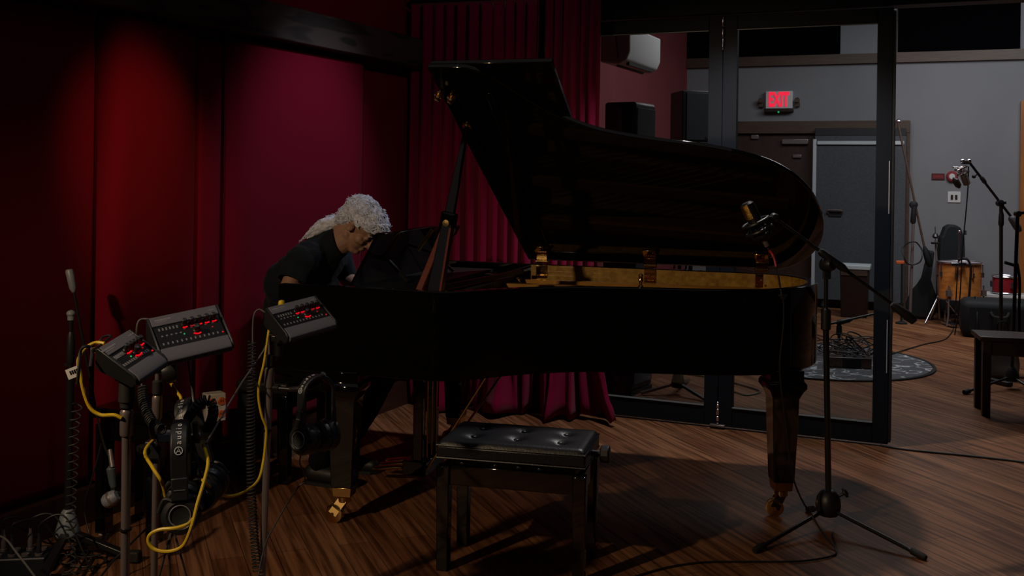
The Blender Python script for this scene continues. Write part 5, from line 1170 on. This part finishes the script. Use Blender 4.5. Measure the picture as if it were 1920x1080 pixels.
# tall boom stand with a hung cable
q = fl(1706, 603); t = thing('boom_stand', 'tall boom stand with chrome base and hung cable coil by the glass door', 'stand', q, 0); Dq = q.y
MB().lathe([(.075, 0), (.075, .02), (.06, .04), (.03, .05), (0, .05)], q, n=28).build('round_base', 'chrome', t)
MB().cyl(q + Vector((0,0,.03)), dp(1713, 400, Dq), .016).build('pole', 'dull_chrome', t)
MB().tube([dp(1712, 420, Dq), dp(1712, 416, Dq), dp(1714, 385, Dq), dp(1714, 378, Dq)], [.015, .03, .026, .014], 12).lathe([(0, -.03), (.04, -.02), (.04, .02), (0, .03)], dp(1713, 384, Dq), (0, -1, 0), n=14).build('swivel', 'black_plastic', t)
MB().cyl(dp(1684, 232, Dq+.1), dp(1737, 482, Dq), .012).build('boom_tube', 'trim_wood', t); MB().tube([dp(1733, 462, Dq), dp(1736, 472, Dq), dp(1742, 492, Dq), dp(1744, 500, Dq)], [.014, .035, .04, .02], 12).build('counterweight', 'nylon_black', t)
MB().ell(dp(1685, 228, Dq+.1), (.03, .03, .03)).build('end_cap', 'hinge_metal', t)
ccp = dp(1711, 475, Dq-.05); cl_ = MB()
cable('hung_cable', [ccp + Vector((.105*cos(g)*(1+.06*sin(5*g)), .02*sin(3*g), .125*sin(g))) for g in [k*.4 for k in range(48)]], .007, 'dark_cable', 'coil of dark cable hung on the tall boom stand')
# floor tom, red tom, hardware
q0 = fl(1800, 610); Dd = 10.95; tc_ = dp(1800, 492, Dd); bt = dp(1800, 560, Dd); rd = (1838-1763)/2/FPX*Dd
ft = thing('floor_tom', 'orange maple floor tom on three chrome legs', 'drum', Vector((tc_.x, tc_.y, 0)), 0); cx, cy = tc_.x, tc_.y
MB().lathe([(rd, bt.z+.0), (rd, tc_.z-.01), (rd-.012, tc_.z-.01), (rd-.012, bt.z)], (cx, cy, 0), n=48).build('shell', 'maple_shell', ft)
MB().lathe([(0, tc_.z-.004), (rd-.004, tc_.z-.004), (rd-.004, tc_.z+.002), (0, tc_.z+.002)], (cx, cy, 0), n=48).build('drumhead', 'drumhead', ft)
for z in (tc_.z, bt.z): MB().tube([Vector((cx+(rd+.008)*cos(g), cy+(rd+.008)*sin(g), z)) for g in [2*pi*i/48 for i in range(48)]], .010, 8, closed=True).build('hoop', 'hinge_metal' if z > .6 else 'trim_wood', ft)
for k in range(8):
    g = 2*pi*k/8+.2; e = Vector((cx+(rd+.012)*cos(g), cy+(rd+.012)*sin(g), 0))
    MB().cyl(e + Vector((0,0,tc_.z)), e + Vector((0,0,tc_.z-.11)), .005, n=6).box(e + Vector((0,0,tc_.z-.12)), (.022, .022, .05)).build('lug', 'hinge_metal', ft)
for k in range(3):
    g = 2*pi*k/3-.35; e = Vector((cx+(rd+.02)*cos(g), cy+(rd+.02)*sin(g), 0)); MB().tube([e + Vector((0,0,bt.z+.15)), e + Vector((0,0,.12)), e + Vector((.03*cos(g), .03*sin(g), .01))], .009, 8).box(e + Vector((0,0,bt.z+.07)), (.045, .045, .06)).build('leg', 'dull_chrome', ft)
mh_ = thing('microphone_holder', 'bent black arm and chrome rod clamped to the orange floor tom', 'holder', Vector((tc_.x, tc_.y-rd, tc_.z)), 0)
MB().box(dp(1797, 496, Dd-rd-.03), (.16, .03, .035)).build('clamp', 'chrome', mh_, bevel=.004)
MB().cyl(dp(1797, 494, Dd-rd-.03), dp(1799, 434, Dd-rd-.03), .008).ell(dp(1799, 434, Dd-rd-.03), (.016, .016, .016)).build('rod', 'hinge_metal', mh_)
MB().tube(cat([dp(1797, 489, Dd-rd-.03), dp(1806, 484, Dd-rd-.06), dp(1815, 488, Dd-rd-.09), dp(1820, 502, Dd-rd-.10), dp(1819, 530, Dd-rd-.10), dp(1816, 570, Dd-rd-.08)], 6), .012, 8).build('bent_arm', 'black_metal', mh_)
# snare-like red tom on a white stand board
p = dp(1885, 533, 11.2); rt = thing('small_tom', 'small red drum with chrome lugs on a white shelf by the wall', 'drum', p - Vector((0,0,.09)), 0)
MB().lathe([(.13, -.085), (.13, .085), (.12, .085), (.12, -.085)], p, n=32).build('shell', 'red_sparkle', rt); MB().lathe([(0, .08), (.125, .08), (.125, .086), (0, .086)], p, n=32).build('drumhead', 'drumhead', rt)
for s in (-.086, .086): MB().tube([p + Vector((.136*cos(g), .136*sin(g), s)) for g in [2*pi*i/32 for i in range(32)]], .008, 6, closed=True).build('hoop', 'hinge_metal', rt)
for k in range(8): 
    g = 2*pi*k/8; MB().box(p + Vector((.142*cos(g), .142*sin(g), 0)), (.026, .026, .06)).build('lug', 'hinge_metal', rt)
sh_ = thing('low_shelf', 'low white board under the small red drum', 'shelf', Vector((p.x, p.y+.02, 0)), radians(-22)); A = chain(sh_); zs = p.z - .098
MB(A).box((-.05, 0, zs-.02), (.62, .34, .03)).build('board', 'white_plastic', sh_, bevel=.003)
for s in (-.33, .22): MB(A).box((s, 0, (zs-.035)/2), (.03, .3, zs-.035)).build('side', 'warm_plastic', sh_)
# guitar case standing, gig bag, hi-hat hardware
q = dp(1782, 500, 11.55); gc = thing('guitar_case', 'tall black instrument case standing behind the floor tom', 'instrument case', Vector((q.x, q.y, 0)), radians(-10)); A = chain(gc); zt = dp(1782, 421, q.y).z
out = [(-.13, .05), (.13, .05), (.145, .5), (.13, .9), (.12, zt-.12), (.09, zt-.03), (.03, zt), (-.03, zt), (-.075, zt-.03), (-.105, zt-.12), (-.125, .9), (-.14, .5)]
MB(A).prism(out, lambda a, b: (a, -.08, b), lambda a, b: (a, .08, b)).build('case_body', 'nylon_black', gc, bevel=.03, seg=3)
for s in (-.08, .08): MB(A).box((s, 0, .025), (.05, .1, .05)).build('foot', 'black_rubber', gc)
for z in (.62, .95): MB(A).box((.135, -.05, z), (.02, .05, .05)).build('latch', 'hinge_metal', gc)
q = fl(1750, 602); gg = thing('gig_bag', 'black guitar bag leaning behind the drum hardware', 'gig bag', q + Vector((-.09, .18, 0)), radians(-20)); A = chain(gg)
bt_ = [(-.13, .02), (-.16, .12), (-.13, .27), (-.08, .36), (-.05, .44), (-.035, .75), (.035, .75), (.05, .44), (.09, .36), (.14, .27), (.17, .12), (.13, .02), (0, 0)]
MB(A @ Matrix.Rotation(radians(9), 4, 'Y')).prism(bt_, lambda a, b: (a, -.06, b + .01), lambda a, b: (a, .06, b + .01)).build('bag_body', 'nylon_black', gg, bevel=.02, seg=3)
q = fl(1762, 606); hh_ = thing('hi_hat_stand', 'chrome cymbal stand with a threaded top rod beside the black case', 'stand', q, 0)
MB().cyl(q + Vector((0,0,.05)), dp(1754, 450, q.y), .010).build('tube', 'dull_chrome', hh_); MB().cyl(dp(1754, 455, q.y), dp(1753.5, 425, q.y), .004).lathe([(.02, 0), (.035, .02), (.02, .05), (0, .06)], dp(1754, 447, q.y), n=12).lathe([(0, -.01), (.045, -.01), (.045, .01), (0, .012)], dp(1754, 456, q.y), n=14).build('top_rod', 'black_metal', hh_)
for g in (-2.6, -.5, 1.6): MB().cyl(q + Vector((0,0,.33)), q + Vector((.24*cos(g), .24*sin(g), .012)), .009).build('leg', 'hinge_metal', hh_)
MB().box(q + Vector((.02, -.22, .025)), (.09, .26, .02)).build('pedal_board', 'hinge_metal', hh_); MB().box(q + Vector((.02, -.15, .10)), (.06, .03, .12)).build('pedal_post', 'chrome', hh_)
# black cases on the floor at the right
q = fl(1855, 637); cs = thing('equipment_bag', 'big black rounded equipment bag on the floor under the boom stands', 'bag', q + Vector((.18, .22, 0)), radians(-20)); A = chain(cs); zt = dp(1850, 566, q.y).z
MB(A).box((0, 0, zt/2), (.68, .42, zt)).build('bag_body', 'nylon_black', cs, bevel=.07, seg=4); MB(A).tube(cat([(-.20, -.215, .02), (-.20, -.218, zt*.6), (-.20, -.1, zt+.005), (-.20, .1, zt+.005)], 6), .008, 6).build('zip_seam', 'black_rubber', cs); MB(A).tube(cat([(-.08, -.215, zt*.72), (-.05, -.24, zt*.6), (.05, -.24, zt*.6), (.08, -.215, zt*.72)], 6), .012, 6).build('handle', 'black_rubber', cs)
# boom stand with the silver microphone
Dm = 9.3; q = dp(1877, 620, Dm); q = Vector((q.x, q.y, 0)); t = thing('boom_stand', 'black boom stand holding the silver microphone before the grey wall', 'stand', q, 0)
MB().lathe([(.05, .05), (.05, .12), (.02, .18), (0, .18)], q, n=18).build('hub', 'black_plastic', t)
for g in (-2.4, -.6, 1.4): MB().cyl(q + Vector((0,0,.10)), q + Vector((.36*cos(g), .36*sin(g), .012)), .012).build('leg', 'black_metal', t)
MB().cyl(q + Vector((0,0,.15)), dp(1877, 385, Dm), .016).build('pole', 'black_metal', t); MB().tube([dp(1877, 424, Dm), dp(1877, 420, Dm), dp(1877.5, 403, Dm), dp(1877.5, 396, Dm)], [.018, .024, .022, .014], 12).build('clutch', 'black_plastic', t)
MB().cyl(dp(1818, 305, Dm), dp(1897, 408, Dm), .0115).build('boom_tube', 'black_metal', t); MB().lathe([(0, -.03), (.03, -.025), (.03, .025), (0, .03)], dp(1875, 381, Dm), (0, -1, 0), n=16).beam(dp(1876, 381, Dm-.03), dp(1886, 380, Dm-.03), .02, .02).build('swivel', 'black_plastic', t)
MB().tube([dp(1839, 331, Dm), dp(1841, 334, Dm), dp(1846, 341, Dm), dp(1848, 344, Dm)], [.012, .019, .019, .012], 12).ell(dp(1826, 331, Dm), (.018, .018, .018)).cyl(dp(1826, 331, Dm), dp(1834, 326, Dm), .006).build('boom_clutch', 'black_plastic', t); MB().tube([dp(1893, 406, Dm), dp(1896, 409, Dm), dp(1908, 427, Dm), dp(1912, 434, Dm)], [.014, .03, .034, .02], 12).build('counterweight', 'mixer_grey', t)
sm_ = thing('studio_microphone', 'silver microphone in a cradle hanging from the boom near the switch plate', 'microphone', dp(1808, 325, Dm), 0)
a = dp(1800, 312, Dm); b_ = dp(1814, 347, Dm); MB().tube([a, a.lerp(b_, .05), a.lerp(b_, .55), a.lerp(b_, .6), a.lerp(b_, .95), b_], [.02, .03, .03, .032, .032, .02], 16).build('mic_body', 'dull_chrome', sm_)
for k in (.1, .38): 
    c = a.lerp(b_, k); dd = (b_-a).normalized(); u = dd.orthogonal().normalized(); v = dd.cross(u); MB().tube([c + u*.055*cos(g) + v*.055*sin(g) for g in [2*pi*i/20 for i in range(20)]], .006, 6, closed=True).build('cradle_ring', 'chrome', sm_)
for k in range(6):
    g = 2*pi*k/6; MB().tube([a.lerp(b_, .1) + u*.055*cos(g) + v*.055*sin(g), a.lerp(b_, .24) + u*.03*cos(g+.4) + v*.03*sin(g+.4), a.lerp(b_, .38) + u*.055*cos(g+.8) + v*.055*sin(g+.8)], .003, 5).build('elastic_cord', 'hinge_metal', sm_)
MB().beam(dp(1803, 305, Dm), dp(1818, 305, Dm), .03, .03).ell(dp(1805, 302, Dm), (.02, .02, .02)).ell(dp(1817, 302, Dm), (.02, .02, .02)).cyl(dp(1786, 313, Dm), dp(1800, 314, Dm), .008).build('mount_bracket', 'chrome', sm_)
MB().tube([dp(1787, 333, Dm-.06), dp(1791, 338, Dm-.06), dp(1797, 348, Dm-.06), dp(1799, 353, Dm-.06)], [.006, .028, .028, .008], 14).build('dark_disc', 'dark_brown', sm_)
cable('microphone_cable', [dp(1816, 312, Dm), dp(1815, 350, Dm), dp(1811, 400, Dm), dp(1806, 450, Dm), dp(1803, 490, Dm), dp(1801, 540, Dm), dp(1797, 585, Dm), dp(1790, 628, Dm)], .006, 'dark_cable', 'thin dark cable falling from the silver microphone past the orange drum')
# second boom stand at the right border
q = fl(1893, 732); De = q.y; q = Vector((dp(1896, 700, De).x, De, 0)); De = 7.6; q = dp(1898, 650, De); q.z = 0
t = thing('boom_stand', 'black boom stand cut by the right border of the picture', 'stand', q, 0)
MB().cyl(q + Vector((0,0,.12)), dp(1908, 402, De), .013).build('pole', 'black_metal', t); MB().cyl(dp(1905, 400, De), dp(1935, 398, De), .012).lathe([(0, -.03), (.022, -.02), (.022, .02), (0, .03)], dp(1908, 401, De), (0, -1, 0), n=14).build('boom_tube', 'black_metal', t)
MB().tube(cat([dp(1903, 492, De), dp(1908, 498, De), dp(1912, 530, De), dp(1911, 580, De), dp(1912, 640, De)], 6), .010, 8).cyl(dp(1884, 492, De), dp(1904, 498, De), .012).build('clamped_arm', 'nylon_black', t)
MB().lathe([(.05, .06), (.05, .11), (.02, .16), (0, .16)], q, n=18).build('hub', 'black_plastic', t)
for px, py in ((1808, 736), (1960, 745), (1950, 712)):
    e = fl(px, py, .014); L = MB().cyl(q + Vector((0,0,.09)), e, .0095).build('leg', 'black_metal', t); d = (e - q - Vector((0,0,.09))).normalized(); MB().cyl(e - d*.05, e, .018).build('rubber_foot', 'black_rubber', L)
# dark wooden stool, grey tote, plug strip
l0_ = fl(1850, 778); l1_ = fl(1897, 766); sa = Vector((3.09, 6.72, 0)); stl = thing('wooden_stool', 'dark wooden stool with a square top at the right border', 'stool', Vector((3.26, 6.80, 0)), radians(-14)); A = chain(stl)
zt = dp(1880, 632, 6.7).z
for sx in (-1, 1):
    for sy in (-1, 1): MB(A).box((sx*.155, sy*.125, (zt-.03)/2), (.052, .052, zt-.03), taper=.92).build('leg', 'dark_brown', stl, bevel=.003)
MB(A).box((0, -.125, zt-.075), (.27, .022, .09)).box((0, .125, zt-.075), (.27, .022, .09)).box((-.145, 0, zt-.075), (.022, .25, .09)).box((.145, 0, zt-.075), (.022, .25, .09)).build('apron', 'dark_brown', stl, bevel=.002); MB(A).box((0, 0, zt-.012), (.40, .33, .03)).build('seat_top', 'dark_brown', stl, bevel=.006)
q = fl(1884, 716); tb = thing('tote_bag', 'grey cloth bag slumped behind the dark stool', 'bag', q + Vector((.03, .15, 0)), radians(-15)); A = chain(tb)
out = [(-.10, .0), (.13, 0), (.14, .12), (.11, .3), (.07, .36), (-.05, .36), (-.085, .22), (-.12, .06)]
MB(A).prism(out, lambda a, b: (a, -.06, b), lambda a, b: (a*.9, .06, b)).build('cloth_body', 'grey_bag', tb, bevel=.03, seg=3); MB(A).tube(cat([(-.03, -.03, .35), (-.02, -.03, .43), (.04, -.03, .43), (.05, -.03, .35)], 5), .006, 6).build('strap', 'nylon_black', tb)
q = fl(1850, 712); ps = thing('power_strip', 'dark power strip lying on the floor behind the stool legs', 'power strip', q, 0)
MB().beam(fl(1838, 708, .018), fl(1895, 721, .018), .05, .03).build('strip_body', 'black_plastic', ps, bevel=.004)
for k in range(4): p = fl(1829 + (k % 2)*4, 705 + 3*(k//2)+1.5, .02); MB().ell(p, (.012, .012, .014)).build('plug_pin', 'brass', ps)
cable('floor_cable', [fl(1650, 835, .006), fl(1700, 843, .006), fl(1760, 849, .006), fl(1830, 856, .006), fl(1900, 864, .006), fl(1990, 876, .006)], .006, 'dark_cable', 'thin dark cable across the threshold at the open doorway')
